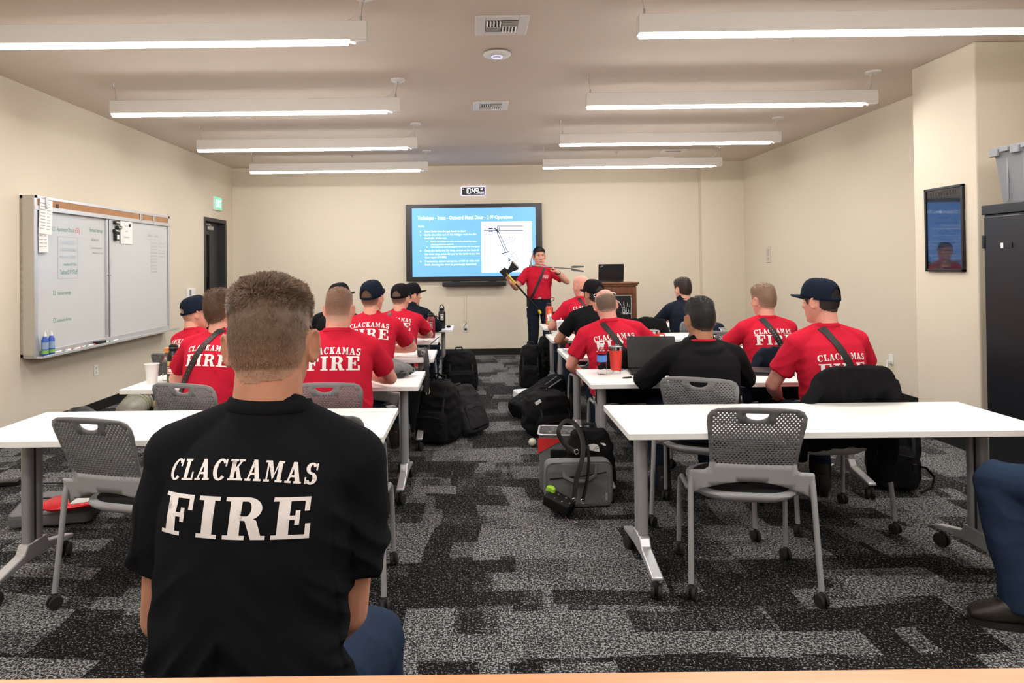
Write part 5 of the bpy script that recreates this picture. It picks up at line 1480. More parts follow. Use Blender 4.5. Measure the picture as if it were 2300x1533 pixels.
b.rings([[axp(q, -u + .01, v * (1 if u < .1 else .35)) for q, u in pr] for v in (-.016, .016)]); hd = b.build('axe_head', mat('axe_black', (.02, .021, .023), .35, metal=.4), t, bevel=.003)
b = MB(); b.rings([[axp(q, -u + .01, v) for q, u in [(-.045, .17), (-.043, .188), (.088, .193), (.085, .175)]] for v in (-.004, .004)]); b.build('cutting_edge', M['alulight'], hd)
# halligan
t = thing('halligan_bar', 'steel pry bar with forked end held level across the chest of the instructor', 'pry bar', (0, 0, 0))
B0 = V((.80, 9.14, 1.462)); B1 = V((1.36, 9.08, 1.42)); bd = (B1 - B0).normalized(); bn = bd.cross(V((0, 1, 0))).normalized(); bt = bd.cross(bn)
def hp(q, u, v): return B0 + bd * q + bn * u + bt * v
stl = mat('halligan_steel', (.30, .29, .28), .35, metal=.7)
b = MB(); b.tube([hp(0, 0, 0), hp(.56, 0, 0)], .012, 12); b.build('shaft', stl, t)
b = MB()
for s in (-1, 1): b.rings([[hp(q, u * s, v) for q, u in [(.54, 0), (.54, .026), (.58, .038), (.71, .042), (.71, .024), (.60, .008)]] for v in (-.009, .009)])
b.build('fork', mat('fork_grey', (.10, .10, .10), .4, metal=.5), t, bevel=.002)
b = MB(); b.ell(hp(-.01, 0, 0), (.026, .022, .022)); b.tube([hp(-.01, 0, 0), hp(-.008, -.06 * -1, .0), hp(0, .15, .0), hp(.004, .20, 0)], [.014, .011, .007, .002], 8); b.rings([[hp(q, u, v) for q, u in [(-.02, -.015), (-.02, .015), (.01, .012), (.01, -.012)]] for v in (.02, .10)]); b.build('adze_and_pick', stl, t, bevel=.002)

# ---------------------------------------------------------------- jackets over chairs
def jacket(x, y, deg, label, w_=.27, drop=.42, sleeves=((-1, .3), (1, .45)), zt=.885, hood=False, coll_=True, coll=None, puff=.03, far=False):
    b = MB()
    nseg = 13
    def yb(u, z): 
        q = (z - .435) / .43; return -.205 - .15 * max(0, q) ** 1.1 + .30 * u * u
    rr = []
    for z, g in ((zt - drop, 1.05), (zt - drop * .7, 1.06), (zt - drop * .35, 1.0), (zt - .08, .94), (zt - .02, .86), (zt + .004, .78)):
        row = []
        for i in range(nseg): u = -1 + 2 * i / (nseg - 1); row.append(V((u * w_ * g, yb(u * w_, z) - .02 - puff, z - .03 * u * u)))
        for i in range(nseg): u = 1 - 2 * i / (nseg - 1); row.append(V((u * w_ * g, yb(u * w_, z) + .016, z - .03 * u * u)))
        rr.append(row)
    b.rings(rr)
    for s, dz in sleeves:
        a = V((s * w_ * .8, yb(w_ * .8, .8) - .045, zt - .09)); m_ = V((s * w_ * 1.08, -.25, zt - .12 - dz * .5)); e = V((s * w_ * .98, -.25, zt - .12 - dz))
        b.tube([a, a.lerp(m_, .5) + V((s * .015, -.02, 0)), m_, e], [.04, .055, .055, .048], 14, .6)
    if coll_ and not far: b.tube([V((-.11, yb(.1, zt) - .05, zt - .03)), V((0, yb(0, zt) - .075, zt - .015)), V((.11, yb(.1, zt) - .05, zt - .03))], [.015, .02, .015], 12)
    if hood: b.ell((0, -.40, zt - .10), (.12, .05, .10))
    me = bake(b, .0075 if not far else .010, 5); co = getco(me); no = getno(me); sd = rnd.uniform(0, 99)
    for i in range(len(co)):
        p = co[i]; q = noise.noise(V((p[0] * 13 + sd, p[1] * 6, p[2] * 6))); q2 = noise.noise(V((p[0] * 24, p[1] * 20 + sd, p[2] * 11)))
        co[i] = p + no[i] * (.009 * (1 - 2.4 * abs(q)) + .003 * q2)
    setco(me, co); me.materials.append(coll or CL['hoodie']); 
    o = link(me, 'jacket', None, loc=(x, y, 0)); o.rotation_euler.z = math.radians(deg)
    tag(o, label, 'jacket', 'jackets over chair backs'); return o
jacket(1.99, 3.88, 2, 'black jacket over the chair of the man in the navy cap, sleeves hanging low', w_=.235, puff=.012, drop=.46, sleeves=((-1, .40), (1, .52)), zt=.93, coll_=False)
jacket(1.15, 5.10, 0, 'black jacket over the chair of the leaning balding man', w_=.25, drop=.40, sleeves=(), zt=.88, far=True)
jacket(2.26, 5.13, 0, 'dark navy jacket over the chair of the man with short fair hair', w_=.27, drop=.40, zt=.88, coll=CL['darknavy'], far=True)
jacket(1.82, 7.5, 0, 'black jacket over an empty chair beside the man in the navy fleece', w_=.26, drop=.36, zt=.90, far=True)
jacket(-1.30, 6.30, 0, 'black jacket on the chair of the half hidden man in black cap', w_=.25, drop=.30, zt=.86, far=True)

# ---------------------------------------------------------------- bags
BAG = mat('black_nylon', (.006, .006, .0065), .8, spec=.2, bump=.3, bscale=300)
BAGG = mat('charcoal_nylon', (.020, .020, .022), .8, spec=.2, bump=.3, bscale=300)
GREYC = mat('grey_canvas', (.155, .155, .16), .9, bump=.3, bscale=500, var=.12, vscale=60)
def bagmesh(b, amp=.012, sc=9, vox=.007, sm=6):
    me = bake(b, vox, sm); co = getco(me); no = getno(me); sd = rnd.uniform(0, 99)
    zmin = co[:, 2].min()
    for i in range(len(co)):
        p = co[i]; q = noise.noise(V((p[0] * sc + sd, p[1] * sc, p[2] * sc * 1.4))); q2 = noise.noise(V((p[0] * sc * 2.5, p[1] * sc * 2.5 + sd, p[2] * sc * 2)))
        co[i] = p + no[i] * (amp * (1 - 2.4 * abs(q)) + amp * .3 * q2)
    co[:, 2] = np.maximum(co[:, 2], .002)
    setco(me, co); return me
def slab(b, M4, wd, dp, h, taper=.85, n=5):
    """soft upright bag volume: width x, depth y, height z"""
    old = b.xf; b.xf = M4 if old is None else old @ M4
    R = []
    for f in (0, .03, .15, .5, .8, .93, 1.0):
        g = (.88, .97, 1.03, 1.02, .5 + .5 * taper + .02, taper, taper * .72)[(0, .03, .15, .5, .8, .93, 1.0).index(f)]
        R.append([V((x, y * (1 if f < .9 else .8), f * h)) for x, y in rrect(wd * g, dp * (g * .5 + .5), min(wd, dp) * .35, 4)])
    b.rings(R); b.xf = old
def strap_(b, pts, wd=.018, up=None): b.tube(pts, wd, 8, .22)
def backpack(x, y, rz, label, wd=.32, dp=.22, h=.46, lean=0., roll=0., m_=None, detail=True, group='bags on the floor'):
    t = thing('backpack', label, 'bag', (x, y, 0), math.radians(rz), group)
    m_ = m_ or BAG
    X4 = Matrix.Translation((0, 0, .012 + abs(math.sin(roll)) * wd * .42 + max(0, math.sin(-lean)) * 0 + abs(math.sin(lean)) * dp * .42)) @ Matrix.Rotation(lean, 4, 'X') @ Matrix.Rotation(roll, 4, 'Y')
    b = MB(); slab(b, X4, wd, dp, h, .80)
    o = bagmesh(b, .008); o.materials.append(m_); link(o, 'main_compartment', t)
    b = MB(); b.xf = X4 @ Matrix.Translation((0, -dp * .5, .03)); slab(b, Matrix.Identity(4), wd * .78, dp * .42, h * .5, .9); b.xf = None
    o = bagmesh(b, .005); o.materials.append(m_); link(o, 'front_pocket', t)
    b = MB(); b.xf = X4
    b.tube([(-.045, dp * .28, h * .95), (-.035, dp * .3, h * 1.06), (.035, dp * .3, h * 1.06), (.045, dp * .28, h * .95)], .010, 8, .5); b.build('grab_handle', M['rubber'], t)
    for s in (-1, 1):
        b = MB(); b.xf = X4
        b.tube([(s * .07, dp * .42, h * .92), (s * .10, dp * .62, h * .75), (s * .12, dp * .60, h * .4), (s * wd * .42, dp * .45, h * .08)], .022, 8, .3); b.build('shoulder_strap', BAGG, t)
    b = MB(); b.xf = X4
    b.tube([(wd * .41 * math.cos(a), -dp * .18, h * .50 + h * .42 * math.sin(a)) for a in [PI * (-.02 + 1.04 * q / 16) for q in range(17)]], .0045, 6)
    b.tube([(-wd * .3, -dp * .73, h * .47), (0, -dp * .75, h * .50), (wd * .3, -dp * .73, h * .47)], .004, 6); b.build('zip', BAGG, t)
    if detail:
        b = MB(); b.xf = X4
        for s in (-1, 1): b.tube([(s * wd * .30, -dp * .30, h * .9), (s * wd * .33, -dp * .58, h * .62), (s * wd * .33, -dp * .70, h * .3), (s * wd * .30, -dp * .5, h * .04)], .010, 8, .25)
        b.build('compression_strap', BAGG, t)
        b = MB(); b.xf = X4
        for s in (-1, 1): b.box((s * wd * .33, -dp * .72, h * .36), (.026, .01, .03))
        b.build('buckle', M['black'], t, bevel=.003)
    return t, X4
backpack(-.17, 7.86, 8, 'black upright backpack in the aisle near the screen', .40, .26, .46, lean=.05)
backpack(-.30, 5.66, -20, 'large black backpack standing open in the aisle beside the capped man', .34, .30, .49, lean=.05)
t, X4 = backpack(.02, 5.84, 55, 'charcoal flat case leaning against the large open backpack in the aisle', .34, .09, .42, lean=-.42, m_=BAGG, detail=False)
# coil of dark webbing with yellow-green loops
t = thing('webbing_bundle', 'tangle of black webbing and yellow-green cord on top of the open backpack', 'cord', (-.42, 5.62, -.06))
b = MB()
for k in range(7):
    c0 = V((.04 + rnd.uniform(-.05, .06), rnd.uniform(-.06, .06), .60 + rnd.uniform(-.06, .03))); r_ = rnd.uniform(.04, .07); ax_ = rnd.uniform(0, PI)
    b.tube([c0 + V((r_ * math.cos(a) * math.cos(ax_), r_ * math.cos(a) * math.sin(ax_), r_ * 1.2 * math.sin(a))) for a in [2 * PI * q / 14 for q in range(13)]], .008, 6, .5)
b.build('webbing', BAG, t)
b = MB()
for k in range(3):
    c0 = V((-.05 + k * .02, -.02, .40 + .03 * k)); b.tube([c0 + V((.03 * math.cos(a), .01 * math.sin(a), .035 * math.sin(a))) for a in [2 * PI * q / 12 for q in range(11)]], .004, 6)
b.tube([(-.05, -.02, .36), (-.02, .03, .48), (.03, .0, .58)], .006, 6); b.build('cord_loop', mat('yellow_green_cord', (.30, .34, .06), .7), t)
b = MB(); b.tube([(.03, -.07, .58), (.05, -.10, .50), (.035, -.10, .42), (.02, -.09, .50), (.04, -.08, .60)], .006, 6); b.build('pale_loop', mat('pale_cord', (.42, .42, .28), .7), t)
# thin bag hanging under the third table
t = thing('tool_pouch', 'narrow black pouch hanging down beside the aisle table leg', 'pouch', (-.50, 5.40, 0))
b = MB(); b.xf = Matrix.Translation((0, 0, .14)); b.rings([[V((x, y, z)) for x, y in rrect(w_, d_, .015, 3)] for z, w_, d_ in ((0, .03, .03), (.12, .06, .05), (.3, .12, .07), (.33, .14, .08))]); b.build('pouch', BAG, t)
b = MB(); b.tube([(0, 0, .45), (.02, 0, .6), (.0, 0, .69)], .012, 8, .3); b.build('strap', BAGG, t)

backpack(.68, 8.02, -6, 'black backpack standing at the feet of the instructor, left of the pair', .26, .24, .50, lean=.02)
backpack(.96, 8.56, 4, 'black backpack with silver zips at the farthest table leg, right of the pair', .30, .24, .55, lean=.02)
t = thing('white_case', 'white plastic case on the floor behind the long black bag', 'case', (.60, 7.02, 0), .3)
b = MB(); b.prism(rrect(.34, .26, .04, 4), .0, .16, (0, 0, 0), (1, 0, 0), (0, 1, 0)); b.build('shell', M['whiteplastic'], t, bevel=.012)
b = MB(); b.tube([(-.07, -.13, .12), (-.06, -.15, .13), (.06, -.15, .13), (.07, -.13, .12)], .008, 8); b.build('handle', M['alulight'], t)
t = thing('duffel_bag', 'long black bag with grey trim lying slantwise across the aisle edge', 'bag', (.60, 6.56, 0), .55, 'bags on the floor')
b = MB(); X4 = Matrix.Translation((.04, 0, .19)) @ Matrix.Rotation(-.42, 4, 'Y'); b.xf = X4; slab(b, Matrix.Translation((-.3, 0, .0)) @ Matrix.Rotation(PI / 2, 4, 'Y'), .18, .26, .62, .85); me = bagmesh(b, .008); me.materials.append(BAG); link(me, 'body', t)
b = MB(); b.xf = X4; b.tube([(-.24, -.10, .06), (-.1, -.125, .075), (.1, -.125, .075), (.24, -.10, .06)], .010, 8, .4); b.tube([(-.24, -.06, .09), (.24, -.06, .09)], .006, 6); b.build('grey_trim', mat('grey_trim', (.16, .16, .17), .7), t)
b = MB(); b.xf = X4; b.tube([(-.26, -.05, .02), (-.30, -.12, -.08), (-.34, -.22, -.25), (-.30, -.36, -.26)], .010, 8, .3); b.build('strap', BAG, t)
backpack(.62, 5.88, 20, 'bulky black backpack slumped beside the second table leg near the white ball', .40, .30, .33, lean=.18)
b = MB(); b.box((.54, 5.68, .31), (.055, .004, .028), Matrix.Rotation(-.6, 3, 'Y')); tag(b.build('luggage_tag', M['paper']), 'small white tag on the slumped black backpack', 'tag')
t = tag(MB().ell((0, 0, .032), (.032, .032, .032), nu=28, nv=18).build('white_ball', mat('ball_ivory', (.72, .68, .55), .35), loc=(.468, 5.46, 0)), 'small off-white ball on the carpet in the aisle', 'ball')
# cooler bag
t = thing('cooler_bag', 'open grey cooler bag with red trim and foil lining', 'bag', (.575, 4.50, 0), math.radians(-8), 'bags on the floor')
b = MB(); R = lambda s, z, o=0: [V((x, y + o, z)) for x, y in rrect(.28 * s, .24 * s, .03, 4)]
b.rings([R(.96, 0), R(1, .02), R(1, .30), R(1.02, .36), R(.96, .36), R(.95, .30), R(.94, .06)], cap=False); b.rings([R(.96, 0), R(.96, .004)]); b.build('shell', GREYC, t)
b = MB(); b.rings([R(.945, .355), R(.94, .30), R(.92, .07), R(.5, .065)], cap=False); b.add(R(.5, .065), [tuple(range(20))] if len(R(1, 0)) == 20 else [tuple(range(len(R(1, 0))))]); b.build('foil_lining', mat('foil', (.6, .6, .6), .3, metal=.8, bump=.8, bscale=30), t)
b = MB(); b.tube(R(1.04, .362) + [R(1.04, .362)[0]], .006, 6); b.build('rim_piping', M['alulight'], t)
b = MB()
for q0, q1 in (((-.142, .12), (-.142, -.122)), ((-.142, -.122), (.0, -.124))):
    b.add([V((q0[0] - .004, q0[1] - .003, .34)), V((q1[0] - .004, q1[1] - .003, .34)), V((q1[0] - .004, q1[1] - .003, .24 if q1[0] < -.1 else .32)), V((q0[0] - .004, q0[1] - .003, .33 if q0[1] > 0 else .24))], [(0, 1, 2, 3)])
b.build('red_trim', mat('red_nylon', (.55, .02, .02), .6), t)
b = MB(); b.box((.03, -.128, .17), (.19, .02, .2)); b.build('mesh_pocket', BAG, t, bevel=.01)
# the black backpack with the white mark
t, X4 = backpack(.735, 4.29, -6, 'black backpack with a white rounded logo lying behind the grey laptop bag', .30, .13, .41, lean=.04, detail=False)
b = MB(); 
def patch(P_, z, dy=-.004): 
    out_ = []
    for x, y in P_: out_.append(X4 @ V((x * .72 + .035, -.062 + dy, y * .72 + z)))
    return out_
b.add(patch([(-.08, .03), (-.055, .045), (-.02, .05), (.012, .04), (.025, .015), (.028, -.02), (-.005, -.018), (-.03, -.012), (-.05, -.01), (-.06, .005), (-.078, .012)], .305, -.014), [tuple(range(11))])
b.add(patch([(.03, .06), (.07, .055), (.085, .035), (.06, .035)], .305, -.014), [(0, 1, 2, 3)])
b.mi = 1
for r_ in (.014, .024):
    for k in range(5): a, c_ = PI * (.35 + .13 * k), PI * (.35 + .13 * (k + 1)); b.add(patch([(.02 + r_ * 1.6 * math.cos(a), r_ * 1.6 * math.sin(a) - .01), (.02 + r_ * 1.6 * math.cos(c_), r_ * 1.6 * math.sin(c_) - .01), (.02 + (r_ * 1.6 + .003) * math.cos(c_), (r_ * 1.6 + .003) * math.sin(c_) - .01), (.02 + (r_ * 1.6 + .003) * math.cos(a), (r_ * 1.6 + .003) * math.sin(a) - .01)], .305, -.016), [(0, 1, 2, 3)])
b.build('logo', [M['paper'], BAG], t, smooth=False)
# grey laptop bag
def laptop_bag(x, y, rz, label, lean, wd=.40, h=.29, dp=.09, flat=False):
    t = thing('laptop_bag', label, 'bag', (x, y, 0), math.radians(rz), 'bags on the floor')
    X4 = Matrix.Translation((0, 0, .012 + (dp / 2 if flat else dp * .4 * abs(math.sin(lean))))) @ Matrix.Rotation(lean, 4, 'X')
    b = MB(); b.xf = X4; pr = rrect(wd, h, .045, 6, 0, h / 2)
    b.rings([[V((px * s, d_, (pz - h / 2) * s + h / 2)) for px, pz in pr] for d_, s in ((-dp / 2, .93), (-dp * .42, .985), (-dp * .3, 1.0), (dp * .3, 1.0), (dp * .42, .985), (dp / 2, .93))])
    me = bagmesh(b, .004, 7, .006, 3); me.materials.append(GREYC); link(me, 'body', t)
    b = MB(); b.xf = X4; b.tube([V((px, -dp * .47, pz)) for px, pz in rrect(wd * .97, h * .97, .04, 6, 0, h / 2)] * 1 + [V((wd * .485, -dp * .47, h * .97))][:0], .004, 6); b.build('piping', mat('grey_piping', (.10, .10, .105), .8), t)
    b = MB(); b.xf = X4; b.tube([(-wd * .44, -dp * .53, h * .64), (0, -dp * .55, h * .685), (wd * .40, -dp * .53, h * .76)], .0035, 6); b.build('pocket_zip', BAG, t)
    for s in (-1, 1):
        b = MB(); b.xf = X4
        b.tube([(-.10, s * dp * .5, h * .80), (-.095, s * dp * .62, h * .70), (-.04, s * dp * .75, h * .60), (.04, s * dp * .75, h * .60), (.095, s * dp * .62, h * .72), (.10, s * dp * .5, h * .95)], .011, 8, .6); b.build('handle', GREYC, t)
    b = MB(); b.xf = X4; b.box((wd * .40, -dp * .53, h * .22), (.012, .004, .045)); b.build('maker_label', M['alulight'], t)
    return t
laptop_bag(.625, 4.10, 3, 'grey canvas laptop bag standing in the aisle in front of the cooler bag', .06, .41, .275, .09)
laptop_bag(-2.45, 3.84, 12, 'grey laptop bag lying flat under the nearest table by the whiteboard wall', -1.45, .44, .32, .07, True)
# leather radio holster with strap on the grey bag
t = thing('radio_holster', 'black leather radio holster and strap slung over the grey laptop bag', 'holster', (.50, 3.98, 0), math.radians(-35))
lea = mat('black_leather', (.009, .008, .007), .5, spec=.25, bump=.2, bscale=80)
X4 = Matrix.Translation((0, -.02, .045)) @ Matrix.Rotation(.25, 4, 'Y') @ Matrix.Rotation(.15, 4, 'X')
b = MB(); b.xf = X4; b.box((0, 0, .03), (.17, .10, .07)); b.build('pouch', lea, t, bevel=.012, seg=3)
b = MB(); b.xf = X4
for q in ((-.02, -.03), (.03, -.03), (-.02, .02), (.03, .02), (.07, -.01), (-.07, .03)): b.lathe([(.005, .065), (.004, .069)], (q[0], q[1], 0), 10)
b.build('rivets', mat('copper_rivet', (.6, .42, .32), .3, metal=.8), t)
b = MB(); b.xf = X4; b.rings([[V((x, y, z)) for x, y in rrect(w_, .03, .01, 3, -.075, .02)] for z, w_ in ((.06, .06), (.085, .05), (.09, .03))]); b.build('green_button', mat('lime', (.35, .65, .04), .4), t)
b = MB(); b.tube([(-.05, .02, .10), (-.10, .06, .16), (-.13, .10, .24)], .004, 6); b.build('antenna', M['rubber'], t)
b = MB(); b.tube([(.06, -.06, .02), (.11, -.09, .006), (.15, -.08, .006), (.17, -.10, .006)], .004, 6); b.lathe([(.008, 0), (.008, .006)], (.18, -.1, .004), 10); b.build('chain_clip', M['chrome'], t)
m3 = Matrix.Rotation(math.radians(35), 3, 'Z')
def W2(p): return m3 @ (V(p) + V((-.02, -.19, -.02)) - V((.50, 3.98, 0)))
b = MB(); b.tube(cr([W2(p) for p in ((.60, 4.14, .12), (.62, 4.17, .22), (.66, 4.20, .33), (.68, 4.30, .42), (.66, 4.42, .48), (.60, 4.46, .50), (.55, 4.44, .44), (.58, 4.40, .37), (.64, 4.30, .345))]), .015, 8, .10, (0, 0, 1)); b.build('strap', lea, t)
b = MB(); b.tube(cr([W2(p) for p in ((.65, 4.15, .10), (.68, 4.17, .2), (.70, 4.20, .32), (.70, 4.24, .40))]), .014, 8, .14, (0, 0, 1)); b.build('second_strap', lea, t)
b = MB(); 
for p in ((.60, 4.13, .11), (.65, 4.14, .10), (.63, 4.22, .37)): b.tube([W2(V(p) + V((.014 * math.cos(a), 0, .014 * math.sin(a)))) for a in [2 * PI * q / 10 for q in range(11)]], .003, 5)
b.build('rings', M['chrome'], t)
backpack(2.75, 4.42, -25, 'black backpack on the floor behind the nearest table, strap loop towards the locker', .29, .26, .52, lean=.12)
t = tag(MB().tube([(2.80, 4.22, .012), (2.86, 4.2, .05), (2.89, 4.22, .11), (2.86, 4.25, .16), (2.80, 4.28, .17)], .016, 8, .3).build('bag_strap', BAG), 'black strap loop lying on the carpet beside the backpack near the locker', 'strap')

# under the near left table
t = thing('snack_bag', 'shiny red snack bag lying on the grey laptop bag', 'snack bag', (-2.30, 3.88, .115), .45)
b = MB(); b.rings([[V((x, y * d_ * 2, z + (.0))) for x, y, z in [(X_, math.cos(a) * .06, math.sin(a) * .035 * d_ + .03) for a in [2 * PI * q / 14 for q in range(14)]]] for X_, d_ in ((-.17, .62), (-.16, .6), (-.12, .9), (0, 1.0), (.12, .95), (.16, .6), (.17, .62))]); b.build('packet', mat('red_foil', (.62, .02, .03), .25, metal=.3, bump=1., bscale=18), t)
b = MB(); b.box((.02, -.09, .055), (.10, .01, .035), Matrix.Rotation(-.9, 3, 'X')); b.mi = 1; b.box((-.06, -.09, .055), (.03, .01, .02), Matrix.Rotation(-.9, 3, 'X')); b.build('print', [M['paper'], mat('print_yellow', (.8, .55, .1), .4)], t)
t = thing('shoulder_bag', 'dark bag with a clear bottle lying behind the grey laptop bag', 'bag', (-2.0, 4.30, 0), .2, 'bags on the floor')
b = MB(); slab(b, Matrix.Identity(4), .34, .24, .16, .8); me = bagmesh(b, .012); me.materials.append(BAG); link(me, 'body', t)
b = MB(); b.lathe([(.03, 0), (.033, .02), (.033, .12), (.014, .17), (.014, .2)], (-.02, -.14, .06), 16, axis=(1, .2, .2)); b.build('bottle', mat('clear_plastic', (.8, .85, .9), .08, trans=.9, ior=1.1), t)
t = thing('power_adaptor', 'black power adaptor and cable on the carpet under the nearest table', 'adaptor', (-3.22, 4.62, 0), .2)
b = MB(); b.box((0, 0, .018), (.13, .06, .034)); b.build('brick', M['black'], t, bevel=.006)
b = MB(); b.tube([(.065, 0, .015), (.2, -.02, .006), (.6, -.08, .005), (1.05, -.2, .006), (1.3, -.15, .006)], .004, 6); b.tube([(-.065, 0, .015), (-.2, .03, .006), (-.4, .0, .006)], .004, 6); b.build('cable', M['rubber'], t)
# breathing apparatus by the left wall
t = thing('air_cylinder', 'worn grey air cylinder lying on the floor by the whiteboard wall', 'cylinder', (-3.19, 6.30, .19), 0)
cy = mat('cylinder_grey', (.23, .22, .18), .35, var=.25, vscale=14)
prof = [(.02, -.34), (.05, -.335), (.095, -.30), (.115, -.25), (.12, -.2), (.12, .16), (.10, .22), (.05, .26), (.025, .28)]
b = MB(); b.lathe(prof, (0, 0, 0), 28, axis=(-.25, 1, .05)); b.build('tank', cy, t)
b = MB()
for z in (-.06, .0, .10): b.lathe([(.122, z), (.126, z + .003), (.126, z + .022), (.122, z + .025)], (0, 0, 0), 28, axis=(-.25, 1, .05), cap=False)
b.build('bands', mat('olive_band', (.30, .29, .20), .6), t)
b = MB(); b.lathe([(.03, .28), (.03, .33), (.02, .36)], (0, 0, 0), 16, axis=(-.25, 1, .05)); b.build('valve', M['black'], t)
t = thing('face_mask', 'black breathing mask and hose on the floor beside the air cylinder', 'mask', (-3.52, 5.98, 0), .2)
b = MB(); b.ell((0, 0, .13), (.15, .12, .13)); b.ell((.02, -.08, .14), (.10, .06, .09)); b.tube([(.12, -.02, .08), (.25, -.05, .06), (.38, .0, .08)], .03, 10); me = bagmesh(b, .008, 8, .008); me.materials.append(mat('grey_rubber', (.035, .037, .036), .35)); link(me, 'body', t)
b = MB(); b.tube([(-.14, 0, .02), (-.22, .0, .1), (-.20, .02, .20), (-.10, .02, .22), (-.05, 0, .18)], .012, 8); b.build('hose', M['rubber'], t)
t = thing('harness_pack', 'tan and black harness pack on the floor beside the air cylinder', 'pack', (-2.86, 6.36, 0), -.3)
b = MB(); slab(b, Matrix.Identity(4), .36, .26, .28, .75); me = bagmesh(b, .015); me.materials.append(mat('tan_canvas', (.38, .27, .11), .85)); link(me, 'body', t)
b = MB(); b.ell((.06, -.15, .10), (.05, .04, .05)); b.tube([(.06, -.15, .13), (.10, -.1, .22), (.16, 0, .28)], .008, 6); b.tube([(.06, -.16, .08), (.12, -.16, .04), (.2, -.1, .02)], .008, 6); b.tube([(-.15, -.12, .02), (-.17, -.15, .10), (-.12, -.14, .19)], .02, 8, .4); b.build('regulator', M['black'], t)
# ---------------------------------------------------------------- things on the tables
TZ = TH + .0005
clear = mat('clear_bottle', (.97, .98, .99), .03, trans=1., ior=1.03, bump=1.5, bscale=40)
orange = mat('orange_cap', (.85, .28, .08), .4)
def cup(x, y, label, h=.12, r=.042, straw=False, z=TZ):
    t = thing('paper_cup', label, 'cup', (x, y, z))
    b = MB(); b.lathe([(r * .68, 0), (r * .7, .003), (r, h - .004), (r + .003, h - .002), (r + .002, h), (r - .002, h), (r * .66, .006)], n=28); b.build('cup', M['whiteplastic'], t)
    if straw:
        b = MB(); b.lathe([(r + .004, h - .006), (r + .003, h + .004), (r * .8, h + .010), (.006, h + .012)], n=24); b.tube([(0, 0, h), (.002, 0, h + .035)], .004, 8); b.build('lid', M['whiteplastic'], t)
def clear_bottle(x, y, label, h=.20, r=.032, capc=orange, lab=None, g=None):
    t = thing('plastic_bottle', label, 'bottle', (x, y, TZ), 0, 'plastic drink bottles')
    pr = [(r * .8, 0), (r, .008), (r * .95, .03), (r, .04), (r * .95, .055), (r, .07), (r, h * .62), (r * .9, h * .72), (r * .5, h * .86), (r * .40, h * .88), (r * .40, h * .93)]
    b = MB(); b.lathe(pr, n=24); b.build('bottle', clear, t)
    b = MB(); b.lathe([(r * .46, h * .9), (r * .48, h), (r * .3, h + .002)] if capc is not orange else [(r * .62, h * .87), (r * .64, h), (r * .5, h + .004)], n=18); b.build('cap', capc, t)
    if lab:
        b = MB(); b.lathe([(r * 1.012, h * .42), (r * 1.012, h * .64)], n=24, cap=False); b.build('label', lab, t)
    return t
def flask(x, y, label, colr, h=.25, r=.042, loop='bail', bottom=None, stick=None, ang=0):
    t = thing('drink_flask', label, 'bottle', (x, y, TZ), ang, 'reusable drink flasks')
    b = MB(); b.lathe([(r * .94, 0), (r, .006), (r, h * .72), (r * .93, h * .79), (r * .68, h * .84), (r * .66, h * .87)], n=28); b.build('bottle', colr, t)
    if bottom:
        b = MB(); b.lathe([(r * 1.01, .001), (r * 1.015, .05)], n=28, cap=False); b.build('base_sleeve', bottom, t)
    b = MB(); b.lathe([(r * .72, h * .86), (r * .74, h * .93), (r * .55, h * .96)], n=24)
    if loop == 'bail': b.tube([(r * .62 * math.cos(a), 0, h * .93 + .045 * math.sin(a)) for a in [PI * q / 10 for q in range(11)]], .006, 8)
    elif loop == 'flip': b.box((0, 0, h * .97), (r * 1.3, .02, .018)); b.tube([(r * .6, 0, h * .95), (r * .2, 0, h * 1.02), (-r * .5, 0, h * 1.0)], .007, 8)
    else: b.tube([(0, 0, h * .95), (r * .8 , 0, h * 1.05), (r * 1.5, 0, h * 1.14), (r * 1.6, 0, h * 1.2), (r * .6, 0, h * 1.24), (-r * .5, 0, h * 1.16), (-r * .2, 0, h * .96)], .004, 8)
    b.build('lid', M['black'], t, bevel=0)
    if stick:
        b = MB(); mats_ = []
        for k, (a0, z0, aw, zh, cm_) in enumerate(stick):
            if cm_ not in mats_: mats_.append(cm_)
            b.mi = mats_.index(cm_); rr_ = r * 1.012 + k * .0002
            n = 6
            b.rings([[V((rr_ * math.sin(a0 + aw * (i / n - .5)), -rr_ * math.cos(a0 + aw * (i / n - .5)), z)) for i in range(n + 1)] for z in (z0, z0 + zh * .3, z0 + zh * .7, z0 + zh)], close=False, cap=False)
        b.build('stickers', mats_, t)
    return t
sw, sr_, so_, sy_, sg_ = M['paper'], mat('sticker_red', (.45, .05, .03), .4), mat('sticker_orange', (.7, .22, .06), .4), mat('sticker_yellow', (.5, .38, .12), .4), mat('sticker_black', (.01, .01, .01), .4)
cup(-2.10, 4.36, 'white paper cup on the second table near the whiteboard, in front of the clear bottle', .128, .044)
clear_bottle(-2.045, 4.47, 'clear drink bottle with orange cap behind the white paper cup', .215, .036)
flask(-1.975, 4.40, 'black flask with stickers and a green base beside the clear bottle', M['black'], .24, .042, 'flip', mat('olive_paint', (.06, .08, .035), .5),
      [(-.2, .06, 1.0, .045, sw), (-.2, .064, .85, .037, sr_), (-.2, .072, .5, .02, sw), (-.35, .11, .8, .03, sy_), (.45, .11, .55, .07, so_), (.45, .115, .42, .06, sg_), (.5, .05, .5, .012, sw)], 0)
t = thing('notebook', 'stack of papers and notebook on the second table beside the leaning man', 'notebook', (-1.47, 4.40, TZ), .2)
b = MB()
for k in range(4): b.box((rnd.uniform(-.01, .01), rnd.uniform(-.01, .01), .004 + k * .006), (.21, .28, .005), Matrix.Rotation(rnd.uniform(-.08, .08), 3, 'Z'))
b.build('pages', M['paper'], t)
